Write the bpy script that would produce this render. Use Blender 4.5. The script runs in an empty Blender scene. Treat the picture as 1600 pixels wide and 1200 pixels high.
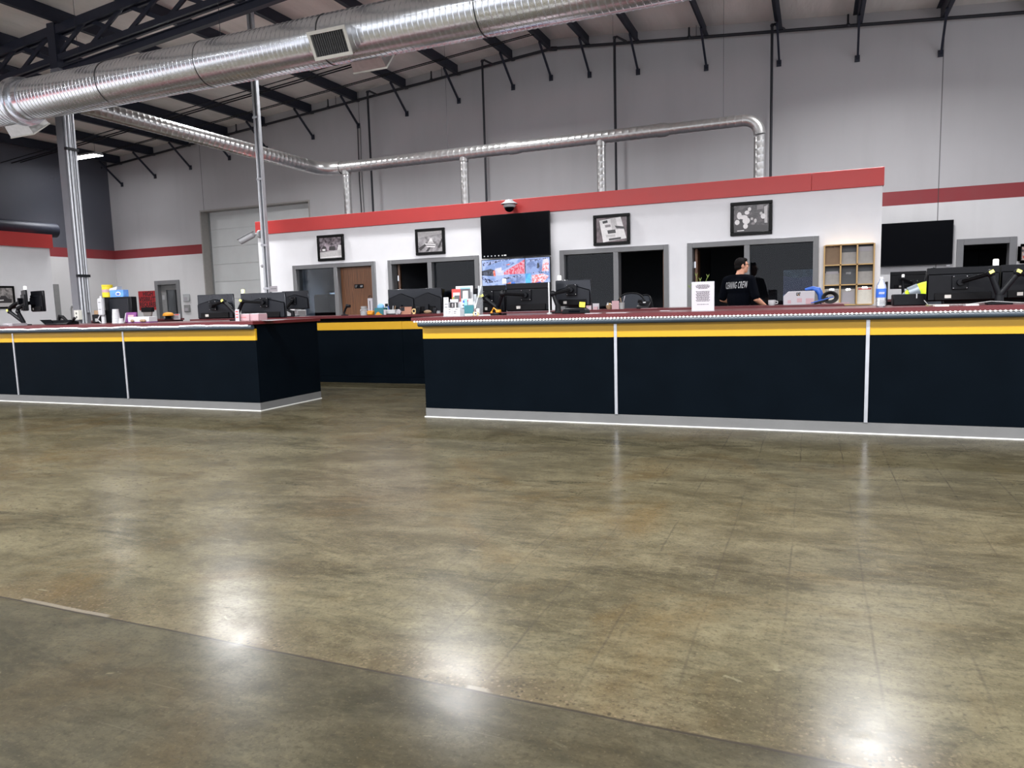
import bpy, bmesh, math, random
from mathutils import Vector, Matrix, Euler
from mathutils.bvhtree import BVHTree
random.seed(7)
PI = math.pi
C = bpy.context.scene.collection
SC = bpy.context.scene

# ------------------------------------------------------------------ camera
F, YAW, PITCH, ROLL, H = 1132.05, .396911, .1111386, -.0284613, 1.2   # focal length in px of a 1600 px wide frame
_cy, _sy, _cp, _sp = math.cos(YAW), math.sin(YAW), math.cos(PITCH), math.sin(PITCH)
FWD = Vector((-_sy*_cp, _cy*_cp, -_sp)); _r = Vector((_cy, _sy, 0)); _u = _r.cross(FWD)
RT = _r*math.cos(ROLL) + _u*math.sin(ROLL); UP = -_r*math.sin(ROLL) + _u*math.cos(ROLL)
cam_d = bpy.data.cameras.new('camera'); cam_d.sensor_width = 36; cam_d.lens = F/1600*36
cam_d.clip_end = 200; cam_d.clip_start = .05
cam = bpy.data.objects.new('camera', cam_d); C.objects.link(cam)
M = Matrix((RT, UP, -FWD)).transposed().to_4x4(); M.translation = Vector((0, 0, H)); cam.matrix_world = M
SC.camera = cam

# ------------------------------------------------------------------ world, exposure, lamps
w = bpy.data.worlds.new('world'); SC.world = w; w.use_nodes = True
w.node_tree.nodes['Background'].inputs[0].default_value = (.9, .92, 1, 1)
w.node_tree.nodes['Background'].inputs[1].default_value = 1.4
SC.view_settings.view_transform = 'Standard'; SC.view_settings.look = 'None'
SC.view_settings.exposure = 0.26; SC.view_settings.gamma = 1; SC.view_settings.use_curve_mapping = False

# high-bay positions: row over the office front, unseen hall rows, rearmost added as fill
RIDGE_X, RIDGE_Z, SLOPE = -5.8, 7.38, .085
def roof(x): return RIDGE_Z - SLOPE*abs(x - RIDGE_X)
LAMPS = [(-19.2, 14.9, 5.66), (-12.2, 12.2, 6.2), (-6.6, 12.3, 6.68), (.95, 12.8, 6.45)] + \
        [(-19.3+3.0*k, 2.6, roof(-19.3+3.0*k)-.62) for k in range(10)] + [(x, -6.5, roof(x)-.62) for x in (-15.0, -11.0, -7.0, -3.0, 1.0, 5.0, 8.5)]
LAMP_W = [55, 255, 280, 260] + [140, 230] + [400]*8 + [580]*7
for (lx, ly, lz), wt in zip(LAMPS, LAMP_W):
    ld = bpy.data.lights.new('high_bay_light', 'AREA'); ld.shape = 'RECTANGLE'; ld.size = 1.15; ld.size_y = .3
    ld.energy = wt; ld.spread = math.radians(95 if lx < -19 else 150 if ly > -5 else 174); ld.color = (.985, .99, 1)
    lo = bpy.data.objects.new('high_bay_light', ld); lo.location = (lx, ly, lz-.012); C.objects.link(lo)

# ------------------------------------------------------------------ measuring helpers (pixel ray met with a plane of the place)
def ray(x, y): return FWD + RT*((x-800)/F) + UP*((600-y)/F)
def PY(x, y, Y): d = ray(x, y); return Vector((0, 0, H)) + d*(Y/d.y)
def PX(x, y, X): d = ray(x, y); return Vector((0, 0, H)) + d*(X/d.x)
def RY(x0, y0, x1, y1, Y):
    xm, ym = (x0+x1)/2, (y0+y1)/2
    a, b = PY(x0, ym, Y).x, PY(x1, ym, Y).x; t, o = PY(xm, y0, Y).z, PY(xm, y1, Y).z
    return a, b, o, t           # x0, x1, z0, z1

# ------------------------------------------------------------------ materials
def lin(c):
    c = [v/255 for v in c]
    return tuple(v/12.92 if v <= .04045 else ((v+.055)/1.055)**2.4 for v in c) + (1,)
class NT:
    def __init__(s, name):
        s.m = bpy.data.materials.new(name); s.m.use_nodes = True; s.t = s.m.node_tree
        s.b = s.t.nodes['Principled BSDF']; s.out = s.t.nodes['Material Output']
    def n(s, typ, ins=None, **pr):
        o = s.t.nodes.new(typ)
        for k, v in pr.items(): setattr(o, k, v)
        for k, v in (ins or {}).items(): s.set(o.inputs[k], v)
        return o
    def set(s, sock, v):
        if isinstance(v, bpy.types.NodeSocket): s.t.links.new(v, sock)
        elif isinstance(v, bpy.types.Node): s.t.links.new(v.outputs[0], sock)
        else: sock.default_value = v
    def math(s, op, a, b=0.0, c=0.0, clamp=False):
        o = s.t.nodes.new('ShaderNodeMath'); o.operation = op; o.use_clamp = clamp
        s.set(o.inputs[0], a); s.set(o.inputs[1], b); s.set(o.inputs[2], c); return o.outputs[0]
    def mix(s, f, a, b, blend='MIX'):
        o = s.t.nodes.new('ShaderNodeMix'); o.data_type = 'RGBA'; o.blend_type = blend
        s.set(o.inputs[0], f); s.set(o.inputs[6], a); s.set(o.inputs[7], b); return o.outputs[2]
    def pos(s): return s.n('ShaderNodeNewGeometry').outputs['Position']
    def obj(s): return s.n('ShaderNodeTexCoord').outputs['Object']
    def noise(s, scale, detail=4, vec=None, rough=.55, dist=0, sc=None):
        v = vec if vec is not None else s.obj()
        if sc:
            v = s.n('ShaderNodeMapping', {'Vector': v, 'Scale': sc}).outputs[0]
        return s.n('ShaderNodeTexNoise', {'Vector': v, 'Scale': scale, 'Detail': detail, 'Roughness': rough, 'Distortion': dist}).outputs[0]
    def ramp(s, f, lo, hi):
        o = s.n('ShaderNodeMapRange', {0: f, 1: lo, 2: hi}); return o.outputs[0]
    def bump(s, h, strength=.1, dist=.01):
        o = s.n('ShaderNodeBump', {'Height': h, 'Strength': strength, 'Distance': dist}); s.set(s.b.inputs['Normal'], o)
    def P(s, **k):
        for a, v in k.items(): s.set(s.b.inputs[a.replace('_', ' ')], v)
        return s
def pm(name, col, rough=.5, metal=0.0, var=.06, scale=12, bump=0, bscale=60, spec=.5, coat=0, sc=None, em=None, emst=0):
    t = NT(name); c = lin(col)
    if var:
        n = t.noise(scale, 5, sc=sc)
        dk = tuple(v*(1-var) for v in c[:3]) + (1,); lt = tuple(min(1, v*(1+var)) for v in c[:3]) + (1,)
        t.P(Base_Color=t.mix(t.ramp(n, .3, .7), dk, lt), Roughness=t.math('ADD', t.math('MULTIPLY', n, .1), rough-.05))
    else: t.P(Base_Color=c, Roughness=rough)
    t.P(Metallic=metal); t.b.inputs['Specular IOR Level'].default_value = spec
    if coat: t.P(Coat_Weight=coat, Coat_Roughness=.08)
    if bump: t.bump(t.noise(bscale, 4), bump, .005)
    if em: t.b.inputs['Emission Color'].default_value = lin(em); t.b.inputs['Emission Strength'].default_value = emst
    return t.m
MT = {}
def mk(k, *a, **kw): MT[k] = pm(k, *a, **kw)
mk('black_panel', (4, 8, 13), .5, var=.12, scale=3, spec=.02)
mk('yellow_band', (166, 126, 3), .45, var=.03, scale=5)
mk('red_top', (74, 15, 20), .34, var=.06, scale=20, coat=.1)
mk('kick', (86, 86, 86), .45, var=.06, scale=5)
mk('white_strip', (190, 190, 186), .4)
mk('alu', (190, 192, 198), .32, .85, var=.04)
mk('bumper', (38, 48, 57), .38, var=.05)
mk('fascia_red', (180, 52, 50), .45, var=.03, scale=3)
mk('office_white', (230, 229, 232), .6, var=.02, scale=3, bump=.03, bscale=120)
mk('frame_grey', (112, 112, 114), .4, var=.04)
mk('black_plastic', (7, 8, 12), .42, var=.1, scale=25, spec=.16)
mk('black_matte', (5, 5, 7), .6, var=.15, scale=25, spec=.12)
mk('gloss_back', (40, 42, 47), .2, .4, var=.12, scale=6)
mk('dark_grey', (20, 22, 27), .45, var=.08, spec=.2)
mk('mid_grey', (128, 128, 128), .5, var=.06)
mk('light_grey', (164, 166, 168), .5, var=.05)
mk('white', (162, 162, 165), .45, var=.03)
mk('paper', (154, 150, 155), .7, var=.02)
mk('pink_paper', (156, 126, 131), .7, var=.03)
mk('screen_off', (4, 5, 9), .16, var=.1, spec=.03)
mk('steel_dark', (34, 38, 52), .5, .2, var=.15, scale=8)
mk('pipe_dark', (34, 35, 42), .5, .2, var=.1)
mk('galv', (230, 234, 240), .22, .86, var=.06, scale=9, bump=.02, bscale=30)
mk('galv_small', (186, 185, 184), .3, .85, var=.1, scale=12, bump=.04, bscale=30)
mk('seam_dark', (70, 72, 74), .4, .8)
mk('column_grey', (104, 104, 110), .4, var=.06, scale=4)
mk('conduit', (186, 188, 192), .42, .9, var=.05)
mk('bay_panel', (206, 208, 208), .5, var=.03, scale=3)
mk('register_white', (208, 206, 198), .45, var=.04)
mk('register_dark', (60, 60, 60), .5)
mk('photo_black', (7, 7, 8), .4, spec=.15)
mk('skin', (198, 142, 116), .5, var=.05, scale=30)
mk('hair', (16, 13, 13), .75, var=.3, scale=90, bump=.5, bscale=140, spec=.1)
mk('navy_cloth', (5, 7, 13), .9, var=.12, scale=60, bump=.1, spec=.04)
mk('trouser', (40, 42, 48), .85, var=.1, scale=60)
mk('gold_wood', (186, 150, 96), .45, var=.1, scale=8, sc=(1, 1, .1))
mk('brown_board', (122, 98, 74), .65, var=.1)
mk('grey_file', (148, 144, 140), .55, var=.1, scale=14)
mk('dark_file', (60, 62, 66), .5, var=.05)
mk('cream_file', (206, 202, 192), .6, var=.08, scale=18)
mk('yellow_note', (240, 222, 60), .6)
mk('yellow_tag', (236, 232, 110), .5)
mk('toy_yellow', (186, 122, 20), .45)
mk('teal_box', (28, 92, 100), .5, var=.15, scale=9)
mk('sky_blue', (112, 158, 200), .6, var=.12)
mk('blue', (30, 78, 160), .5, var=.1)
mk('blue_box', (78, 124, 188), .55, var=.2, scale=16)
mk('purple', (92, 32, 96), .5, var=.08)
mk('sign_red', (158, 28, 36), .5)
mk('ink', (20, 18, 20), .6, var=0)
mk('ink_grey', (58, 50, 58), .6, var=0)
mk('canister_yellow', (186, 166, 24), .45, var=.08)
mk('orange_cap', (200, 132, 28), .6, var=.08)
mk('hivis', (186, 214, 30), .7, var=.08, scale=25, em=(218, 246, 40), emst=0.0)
mk('reflective', (120, 128, 136), .4, .3)
mk('wood_flag', (150, 104, 84), .55, var=.15, scale=20, sc=(.2, 1, 3))
mk('wood_light', (200, 170, 118), .5, var=.1)
mk('red_print', (186, 44, 40), .5)
mk('green_leaf', (104, 124, 52), .6, var=.15)
mk('chair_fabric', (40, 44, 52), .8, var=.08, scale=40)
mk('rubber', (18, 18, 18), .8)
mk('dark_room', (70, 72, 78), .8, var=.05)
mk('chrome', (210, 212, 216), .15, 1.0)
mk('orange_glass', (180, 60, 40), .4)
mk('led_white', (255, 255, 255), .4, var=0, em=(246, 250, 255), emst=2.2)
mk('lamp_lens', (255, 255, 255), .4, var=0, em=(250, 252, 255), emst=30.0)
mk('beacon_white', (250, 250, 250), .4, var=0, em=(255, 253, 240), emst=.35)
mk('beacon_yellow', (246, 246, 170), .4, var=0, em=(246, 246, 160), emst=.25)

def wood_door():
    t = NT('oak_veneer'); v = t.n('ShaderNodeMapping', {'Vector': t.obj(), 'Scale': (7, 1, .55)}).outputs[0]
    wv = t.n('ShaderNodeTexWave', {'Vector': v, 'Scale': 1.6, 'Distortion': 9.0, 'Detail': 3.0, 'Detail Scale': 1.2}); wv.bands_direction = 'X'
    fine = t.noise(30, 4, vec=v)
    c = t.mix(wv.outputs[1], lin((84, 52, 31)), lin((136, 90, 56)))
    c = t.mix(t.math('MULTIPLY', fine, .45), c, lin((84, 52, 34)))
    t.P(Base_Color=c, Roughness=.4); return t.m
MT['oak'] = wood_door()

def glass():
    t = NT('window_glass'); t.t.nodes.remove(t.b)
    fr = t.n('ShaderNodeFresnel', {'IOR': 1.55}); tr = t.n('ShaderNodeBsdfTransparent', {'Color': (.72, .75, .78, 1)})
    gl = t.n('ShaderNodeBsdfGlossy', {'Color': (1, 1, 1, 1), 'Roughness': .02})
    mx = t.n('ShaderNodeMixShader', {0: t.math('MULTIPLY', fr.outputs[0], .32), 1: tr, 2: gl}); t.set(t.out.inputs[0], mx); return t.m
MT['glass'] = glass()
def clear(name, tint, a=.35):
    t = NT(name); t.t.nodes.remove(t.b)
    fr = t.n('ShaderNodeFresnel', {'IOR': 1.45}); tr = t.n('ShaderNodeBsdfTransparent', {'Color': tint})
    gl = t.n('ShaderNodeBsdfGlossy', {'Color': (1, 1, 1, 1), 'Roughness': .08}); df = t.n('ShaderNodeBsdfDiffuse', {'Color': (.8, .84, .88, 1)})
    m1 = t.n('ShaderNodeMixShader', {0: a, 1: tr, 2: df}); mx = t.n('ShaderNodeMixShader', {0: t.math('MULTIPLY', fr.outputs[0], 2.0), 1: m1, 2: gl})
    t.set(t.out.inputs[0], mx); return t.m
MT['clear_plastic'] = clear('clear_plastic', (.93, .96, .97, 1), .22)
MT['acrylic'] = clear('acrylic', (.92, .94, .95, 1), .3)

def wall_mat(name, z0, z1, seams=(), axis=0, up=(176, 174, 176), low=(206, 205, 206), red=(132, 38, 44)):
    t = NT(name); p = t.pos(); sp = t.n('ShaderNodeSeparateXYZ', {0: p}); z = sp.outputs[2]; x = sp.outputs[axis]
    above = t.math('GREATER_THAN', z, z1); st = t.math('MULTIPLY', t.math('GREATER_THAN', z, z0), t.math('LESS_THAN', z, z1))
    n = t.noise(.6, 5, vec=p); n2 = t.noise(2.0, 4, vec=p, sc=(1.2, 1.2, .15))
    c = t.mix(above, lin(low), lin(up)); c = t.mix(st, c, lin(red))
    c = t.mix(t.math('MULTIPLY', t.ramp(n, .35, .7), .10), c, lin((120, 112, 110)))
    c = t.mix(t.math('MULTIPLY', t.ramp(n2, .5, .75), .07), c, lin((90, 86, 86)))
    for s in seams:
        c = t.mix(t.math('MULTIPLY', t.math('LESS_THAN', t.math('ABSOLUTE', t.math('SUBTRACT', x, s)), .009), .75), c, lin((50, 48, 48)))
    t.P(Base_Color=c, Roughness=.62); t.bump(t.noise(35, 3, vec=p), .04, .01); return t.m

def floor_mat():
    t = NT('polished_concrete'); p = t.pos(); sp = t.n('ShaderNodeSeparateXYZ', {0: p}); X, Y = sp.outputs[0], sp.outputs[1]
    big = t.noise(.5, 6, vec=p, rough=.6, dist=.6); mid = t.noise(2.2, 10, vec=p, rough=.72, dist=.5, sc=(.6, 1.2, 1))
    small = t.noise(6.5, 8, vec=p, rough=.7, dist=.6); fine = t.noise(60, 5, vec=p, rough=.7); str_ = t.noise(1.5, 10, vec=p, rough=.74, dist=.9, sc=(.45, 1.5, 1))
    c = t.mix(t.ramp(big, .36, .66), lin(FC[0]), lin(FC[1]))
    c = t.mix(t.math('MULTIPLY', t.ramp(mid, .42, .62), .65), c, lin(FC[2]))
    c = t.mix(t.math('MULTIPLY', t.ramp(str_, .52, .66), .6), c, lin(FC[3]))
    c = t.mix(t.math('MULTIPLY', t.ramp(small, .54, .70), .45), c, lin(FC[3]))
    c = t.mix(t.math('MULTIPLY', t.ramp(small, .46, .32), .35), c, lin(FC[2]))
    c = t.mix(t.math('MULTIPLY', t.ramp(t.noise(.8, 6, vec=p, dist=1.0, rough=.65), .52, .68), .5), c, lin(FC[4]))
    gr = t.noise(20, 7, vec=p, rough=.72, sc=(.6, 1.2, 1))
    c = t.mix(t.math('MULTIPLY', t.ramp(gr, .52, .66), .42), c, lin(FC[3])); c = t.mix(t.math('MULTIPLY', t.ramp(gr, .46, .34), .3), c, lin(FC[6]))
    c = t.mix(t.math('MULTIPLY', t.ramp(fine, .50, .68), .6), c, lin(FC[5]))
    c = t.mix(t.math('MULTIPLY', t.ramp(t.noise(85, 3, vec=p), .60, .72), .5), c, lin(FC[6]))
    # the older slab in front of the joint is greyer and darker
    c = t.mix(t.math('MULTIPLY', t.math('LESS_THAN', Y, 1.92), .5), c, lin(FC[7]))
    # ghost lines of an old tile grid
    wob = t.math('MULTIPLY', t.math('SUBTRACT', t.noise(1.5, 3, vec=p), .5), .03)
    gx = t.math('ABSOLUTE', t.math('SUBTRACT', t.math('FRACT', t.math('DIVIDE', t.math('ADD', X, t.math('ADD', wob, .085)), .29)), .5))
    gy = t.math('ABSOLUTE', t.math('SUBTRACT', t.math('FRACT', t.math('DIVIDE', t.math('ADD', Y, wob), .87)), .5))
    mask = t.math('MULTIPLY', t.ramp(X, -2.8, -.8), t.ramp(t.noise(1.1, 5, vec=p), .38, .60))
    ln = t.math('ADD', t.ramp(gx, .476, .497), t.math('MULTIPLY', t.ramp(gy, .991*.5, .4995), .6), clamp=True)
    c = t.mix(t.math('MULTIPLY', t.math('MULTIPLY', ln, mask), .5), c, lin((31, 27, 22)))
    # exposed aggregate along the joint
    dj = t.math('SUBTRACT', t.math('ADD', Y, t.math('MULTIPLY', t.math('SUBTRACT', t.noise(3.0, 4, vec=p), .5), .014)), 1.92); aj = t.math('ABSOLUTE', dj)
    near = t.math('MULTIPLY', t.math('MULTIPLY', t.ramp(dj, -.005, .01), t.ramp(dj, .30, .0)), t.ramp(t.noise(1.5, 4, vec=p), .38, .58))
    vor = t.n('ShaderNodeTexVoronoi', {'Vector': p, 'Scale': 70.0}); hue = t.n('ShaderNodeSeparateXYZ', {0: vor.outputs['Color']}).outputs[0]
    dot = t.math('MULTIPLY', t.ramp(vor.outputs['Distance'], .46, .30), t.math('GREATER_THAN', hue, .45))
    c = t.mix(t.math('MULTIPLY', near, .45), c, lin(FC[8]))
    c = t.mix(t.math('MULTIPLY', t.math('MULTIPLY', dot, near), .85), c, t.mix(t.ramp(hue, .6, .75), lin((22, 19, 16)), lin((78, 68, 53))))
    # pale chips, scratches and filler
    chip = t.math('MULTIPLY', t.ramp(t.noise(8.0, 4, vec=p, dist=1.2, sc=(.6, 1.2, 1)), .675, .70), t.ramp(t.noise(.8, 2, vec=p), .42, .58))
    c = t.mix(t.math('MULTIPLY', chip, .5), c, lin((84, 80, 63)))
    scr = t.math('MULTIPLY', t.ramp(t.noise(3.2, 3, vec=t.n('ShaderNodeMapping', {'Vector': p, 'Rotation': (0, 0, .6), 'Scale': (.16, 9, 1)}).outputs[0]), .66, .70), t.ramp(t.noise(1.3, 2, vec=p), .5, .62))
    c = t.mix(t.math('MULTIPLY', scr, .35), c, lin((74, 69, 58)))
    fil = t.math('MULTIPLY', t.math('MULTIPLY', t.math('GREATER_THAN', dj, .0), t.math('LESS_THAN', dj, .026)), t.ramp(t.noise(2.2, 2, vec=p), .53, .55))
    c = t.mix(t.math('MULTIPLY', fil, .7), c, lin((82, 77, 68)))
    jl = t.ramp(aj, .008, .003); c = t.mix(t.math('MULTIPLY', jl, .85), c, lin((28, 24, 20)))
    t.P(Base_Color=c, Roughness=t.math('ADD', .46, t.math('MULTIPLY', mid, .16)))
    t.b.inputs['Specular IOR Level'].default_value = .04
    t.P(Coat_Weight=t.math('ADD', .34, t.math('MULTIPLY', mid, .5)), Coat_Roughness=t.math('ADD', .12, t.math('MULTIPLY', small, .20)))
    h = t.math('ADD', t.math('MULTIPLY', t.noise(14, 5, vec=p), .6), t.math('MULTIPLY', fine, .25)); h = t.math('SUBTRACT', h, t.math('MULTIPLY', jl, 1.5))
    t.bump(h, .16, .006); return t.m
FC = [(46, 41, 28), (54, 50, 36), (80, 75, 58), (22, 21, 11), (59, 45, 20), (30, 25, 18), (84, 77, 57), (20, 19, 15), (50, 38, 22)]
MT['floor'] = floor_mat()
def roof_mat():
    t = NT('roof_insulation'); p = t.pos(); n = t.noise(1.1, 5, vec=p, sc=(3, .35, 1)); n2 = t.noise(.7, 4, vec=p)
    c = t.mix(t.ramp(n, .3, .7), lin((224, 218, 212)), lin((238, 232, 226))); c = t.mix(t.math('MULTIPLY', t.ramp(n2, .5, .75), .25), c, lin((186, 174, 166)))
    t.P(Base_Color=c, Roughness=.6); t.bump(t.noise(2.2, 4, vec=p, sc=(2, .4, 1)), .5, .06); return t.m
MT['roof'] = roof_mat()
def photo_mat(name, dark, light, scale, seed):
    t = NT(name); o = t.obj(); v = t.n('ShaderNodeMapping', {'Vector': o, 'Location': (seed, seed*.7, seed*1.3)}).outputs[0]
    n = t.noise(scale, 5, vec=v, rough=.65, dist=.7); t.P(Base_Color=t.mix(t.ramp(n, .38, .62), lin(dark), lin(light)), Roughness=.25); return t.m
def screen_mat(name, a, b, scale, st, thr=(.45, .55)):
    t = NT(name); n = t.noise(scale, 4, dist=.6); c = t.mix(t.ramp(n, *thr), lin(a), lin(b))
    t.P(Base_Color=(0, 0, 0, 1), Roughness=.2, Emission_Color=c, Emission_Strength=st); return t.m

# ------------------------------------------------------------------ mesh builder
class MB:
    def __init__(s): s.bm = bmesh.new(); s.ms = []; s.i = 0
    def m(s, k):
        mt = MT[k] if isinstance(k, str) else k
        if mt not in s.ms: s.ms.append(mt)
        s.i = s.ms.index(mt); return s
    def _tag(s, fs):
        for f in fs: f.material_index = s.i
    def bx(s, x0, x1, y0, y1, z0, z1, T=None):
        vs = [s.bm.verts.new(v) for v in ((x0,y0,z0),(x1,y0,z0),(x1,y1,z0),(x0,y1,z0),(x0,y0,z1),(x1,y0,z1),(x1,y1,z1),(x0,y1,z1))]
        if T is not None:
            for v in vs: v.co = T @ v.co
        fs = [s.bm.faces.new([vs[i] for i in q]) for q in ((3,2,1,0),(4,5,6,7),(0,1,5,4),(1,2,6,5),(2,3,7,6),(3,0,4,7))]
        s._tag(fs); return s
    def box(s, c, d, T=None):
        x, y, z = c; a, b, e = d[0]/2, d[1]/2, d[2]/2
        if T is None: return s.bx(x-a, x+a, y-b, y+b, z-e, z+e)
        return s.bx(-a, a, -b, b, -e, e, Matrix.Translation(c) @ T.to_4x4())
    def beam(s, p0, p1, wd, dp, up=(0, 0, 1)):
        p0, p1 = Vector(p0), Vector(p1); d = p1-p0; L = d.length; d.normalize()
        sx = d.cross(Vector(up)); sx = sx if sx.length > 1e-4 else d.cross(Vector((1, 0, 0))); sx.normalize(); uz = sx.cross(d)
        T = Matrix((sx, d, uz)).transposed().to_4x4(); T.translation = (p0+p1)/2
        return s.bx(-wd/2, wd/2, -L/2, L/2, -dp/2, dp/2, T)
    def tube(s, pts, r, seg=10, caps=True):
        pts = [Vector(p) for p in pts]; n = len(pts); rs = r if isinstance(r, (list, tuple)) else [r]*n
        rings = []; prev = None
        for i, p in enumerate(pts):
            t = (pts[min(i+1, n-1)] - pts[max(i-1, 0)]); t.normalize()
            if prev is None:
                a = t.cross(Vector((0, 0, 1))); a = a if a.length > 1e-3 else t.cross(Vector((1, 0, 0)))
            else: a = prev - t*prev.dot(t)
            a.normalize(); prev = a; b = t.cross(a)
            rings.append([s.bm.verts.new(p + (a*math.cos(2*PI*k/seg) + b*math.sin(2*PI*k/seg))*rs[i]) for k in range(seg)])
        fs = []
        for i in range(n-1):
            for k in range(seg):
                fs.append(s.bm.faces.new((rings[i][k], rings[i][(k+1) % seg], rings[i+1][(k+1) % seg], rings[i+1][k])))
        if caps: fs += [s.bm.faces.new(list(reversed(rings[0]))), s.bm.faces.new(rings[-1])]
        s._tag(fs); return s
    def lathe(s, prof, c=(0, 0, 0), seg=24, T=None):
        rings = []; c = Vector(c)
        for r, z in prof:
            ring = []
            for k in range(seg):
                v = Vector((max(r, 1e-4)*math.cos(2*PI*k/seg), max(r, 1e-4)*math.sin(2*PI*k/seg), z))
                ring.append(s.bm.verts.new(c + ((T @ v) if T is not None else v)))
            rings.append(ring)
        fs = []
        for i in range(len(rings)-1):
            for k in range(seg):
                fs.append(s.bm.faces.new((rings[i][k], rings[i][(k+1) % seg], rings[i+1][(k+1) % seg], rings[i+1][k])))
        fs += [s.bm.faces.new(list(reversed(rings[0]))), s.bm.faces.new(rings[-1])]
        s._tag(fs); return s
    def sph(s, c, r, seg=16, T=None):
        r = (r, r, r) if not isinstance(r, (list, tuple)) else r
        Mx = Matrix.Translation(c) @ (T.to_4x4() if T is not None else Matrix()) @ Matrix.Diagonal((*r, 1))
        g = bmesh.ops.create_uvsphere(s.bm, u_segments=seg, v_segments=max(6, seg//2+2), radius=1, matrix=Mx)
        s._tag({f for v in g['verts'] for f in v.link_faces}); return s
    def prism(s, poly, d0, d1, plane='xz', T=None):
        def P(a, b, d): return {'xz': (a, d, b), 'xy': (a, b, d), 'yz': (d, a, b)}[plane]
        A = [s.bm.verts.new(P(a, b, d0)) for a, b in poly]; B = [s.bm.verts.new(P(a, b, d1)) for a, b in poly]
        if T is not None:
            for v in A+B: v.co = T @ v.co
        n = len(poly); fs = [s.bm.faces.new(A), s.bm.faces.new(list(reversed(B)))]
        fs += [s.bm.faces.new((A[i], B[i], B[(i+1) % n], A[(i+1) % n])) for i in range(n)]
        s._tag(fs); return s
    def face(s, pts):
        f = s.bm.faces.new([s.bm.verts.new(p) for p in pts]); s._tag([f]); return s
    def text(s, txt, size, T, ext=.001, align='CENTER', sx=1, bold=0, fit=None):
        cu = bpy.data.curves.new('t', 'FONT'); cu.body = txt; cu.size = size; cu.align_x = align; cu.align_y = 'CENTER'; cu.extrude = ext; cu.offset = bold
        ob = bpy.data.objects.new('t', cu); C.objects.link(ob); bpy.context.view_layer.update()
        me = bpy.data.meshes.new_from_object(ob.evaluated_get(bpy.context.evaluated_depsgraph_get()))
        bpy.data.objects.remove(ob); bpy.data.curves.remove(cu)
        if fit: sx = fit/max(1e-6, max(v.co.x for v in me.vertices)-min(v.co.x for v in me.vertices))
        vs = [s.bm.verts.new(T @ Vector((v.co.x*sx, v.co.y, v.co.z))) for v in me.vertices]
        for p in me.polygons:
            try: s._tag([s.bm.faces.new([vs[i] for i in p.vertices])])
            except ValueError: pass
        bpy.data.meshes.remove(me); return s
    def build(s, name, parent=None, bevel=0, seg=1, smooth=True, fix=True):
        if fix: bmesh.ops.recalc_face_normals(s.bm, faces=s.bm.faces)
        if bevel:
            es = [e for e in s.bm.edges if len(e.link_faces) == 2 and e.calc_face_angle(0) > .5]
            bmesh.ops.bevel(s.bm, geom=es, offset=bevel, segments=seg, affect='EDGES', clamp_overlap=True)
        me = bpy.data.meshes.new(name); s.bm.to_mesh(me); s.bm.free()
        for mt in s.ms: me.materials.append(mt)
        if smooth and len(me.polygons): me.shade_smooth(); me.set_sharp_from_angle(angle=math.radians(38))
        o = bpy.data.objects.new(name, me); C.objects.link(o)
        if parent is not None: o.parent = parent
        return o
def mb(k): return MB().m(k)
def tag(o, label=None, cat=None, group=None, kind=None):
    if label: o['label'] = label
    if cat: o['category'] = cat
    if group: o['group'] = group
    if kind: o['kind'] = kind
    return o
def thing(name, label, cat, loc=(0, 0, 0), rz=0, group=None):
    o = bpy.data.objects.new(name, None); o.empty_display_size = .1; C.objects.link(o); o.location = loc; o.rotation_euler = (0, 0, rz)
    return tag(o, label, cat, group)
def struct(b, name, parent=None, **k):
    o = b.build(name, parent, **k)
    if parent is None: o['kind'] = 'structure'
    return o
KIDS = {}
def dup(root, loc=None, rz=None, label=None, group=None):
    def cp(o, par):
        c = o.copy(); C.objects.link(c)
        if par is not None: c.parent = par
        for ch in [k for k in bpy.data.objects if k.parent == o]: cp(ch, c)
        return c
    r = cp(root, None)
    if loc is not None: r.location = loc
    if rz is not None: r.rotation_euler = (0, 0, rz)
    if label: r['label'] = label
    if group: r['group'] = group
    return r
def Rz(a): return Matrix.Rotation(a, 3, 'Z')
def Rx(a): return Matrix.Rotation(a, 3, 'X')
def Ry(a): return Matrix.Rotation(a, 3, 'Y')
def lab(o, t): o['label'] = t; return o
ZT = 1.075     # counter top

# ================================================================== SETTING
YG, YO, XL, XR, YF = 17.0, 13.0, -20.9, 9.0, -10.0     # gable wall, office front, left wall, right wall, wall behind the camera
ST0, ST1 = 2.96, 3.24                                  # painted red stripe on the hall walls
struct(mb('floor').bx(XL-.3, XR+.3, YF-.3, YG+6, -.2, 0), 'floor')
XOL, XOR, ZO = PY(401, 346.5, YO).x, PY(1380, 262, YO).x, 3.15

# gable wall with three openings
MT['wall_gable'] = wall_mat('wall_paint_gable', ST0, ST1, (PY(1470, 200, YG).x, PY(563, 220, YG).x, -17.0, 6.2))
MT['wall_side'] = wall_mat('wall_colour_side', ST0, ST1, (), 1, up=(76, 78, 88))  # left wall coloured much darker above its stripe than the gable
MT['wall_far'] = wall_mat('wall_paint_far', 3.4, 3.9, (), 1, up=(150, 146, 144), low=(170, 168, 166))
bay = (PY(314, 345, YG).x, PY(483, 330, YG).x, 0, PY(400, 322, YG).z)
dr = (PY(245, 470, YG).x, PY(282, 470, YG).x, 0, PY(264, 439, YG).z)
wn = (PY(1496, 395, YG).x, PY(1586, 395, YG).x, .9, PY(1540, 373.5, YG).z)
g = mb('wall_gable'); TH = .36; ztop = 4.45
xs = [XL, bay[0], bay[1], dr[0], dr[1], wn[0], wn[1], XR]
ops = sorted([bay, dr, wn]); x = XL
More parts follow.
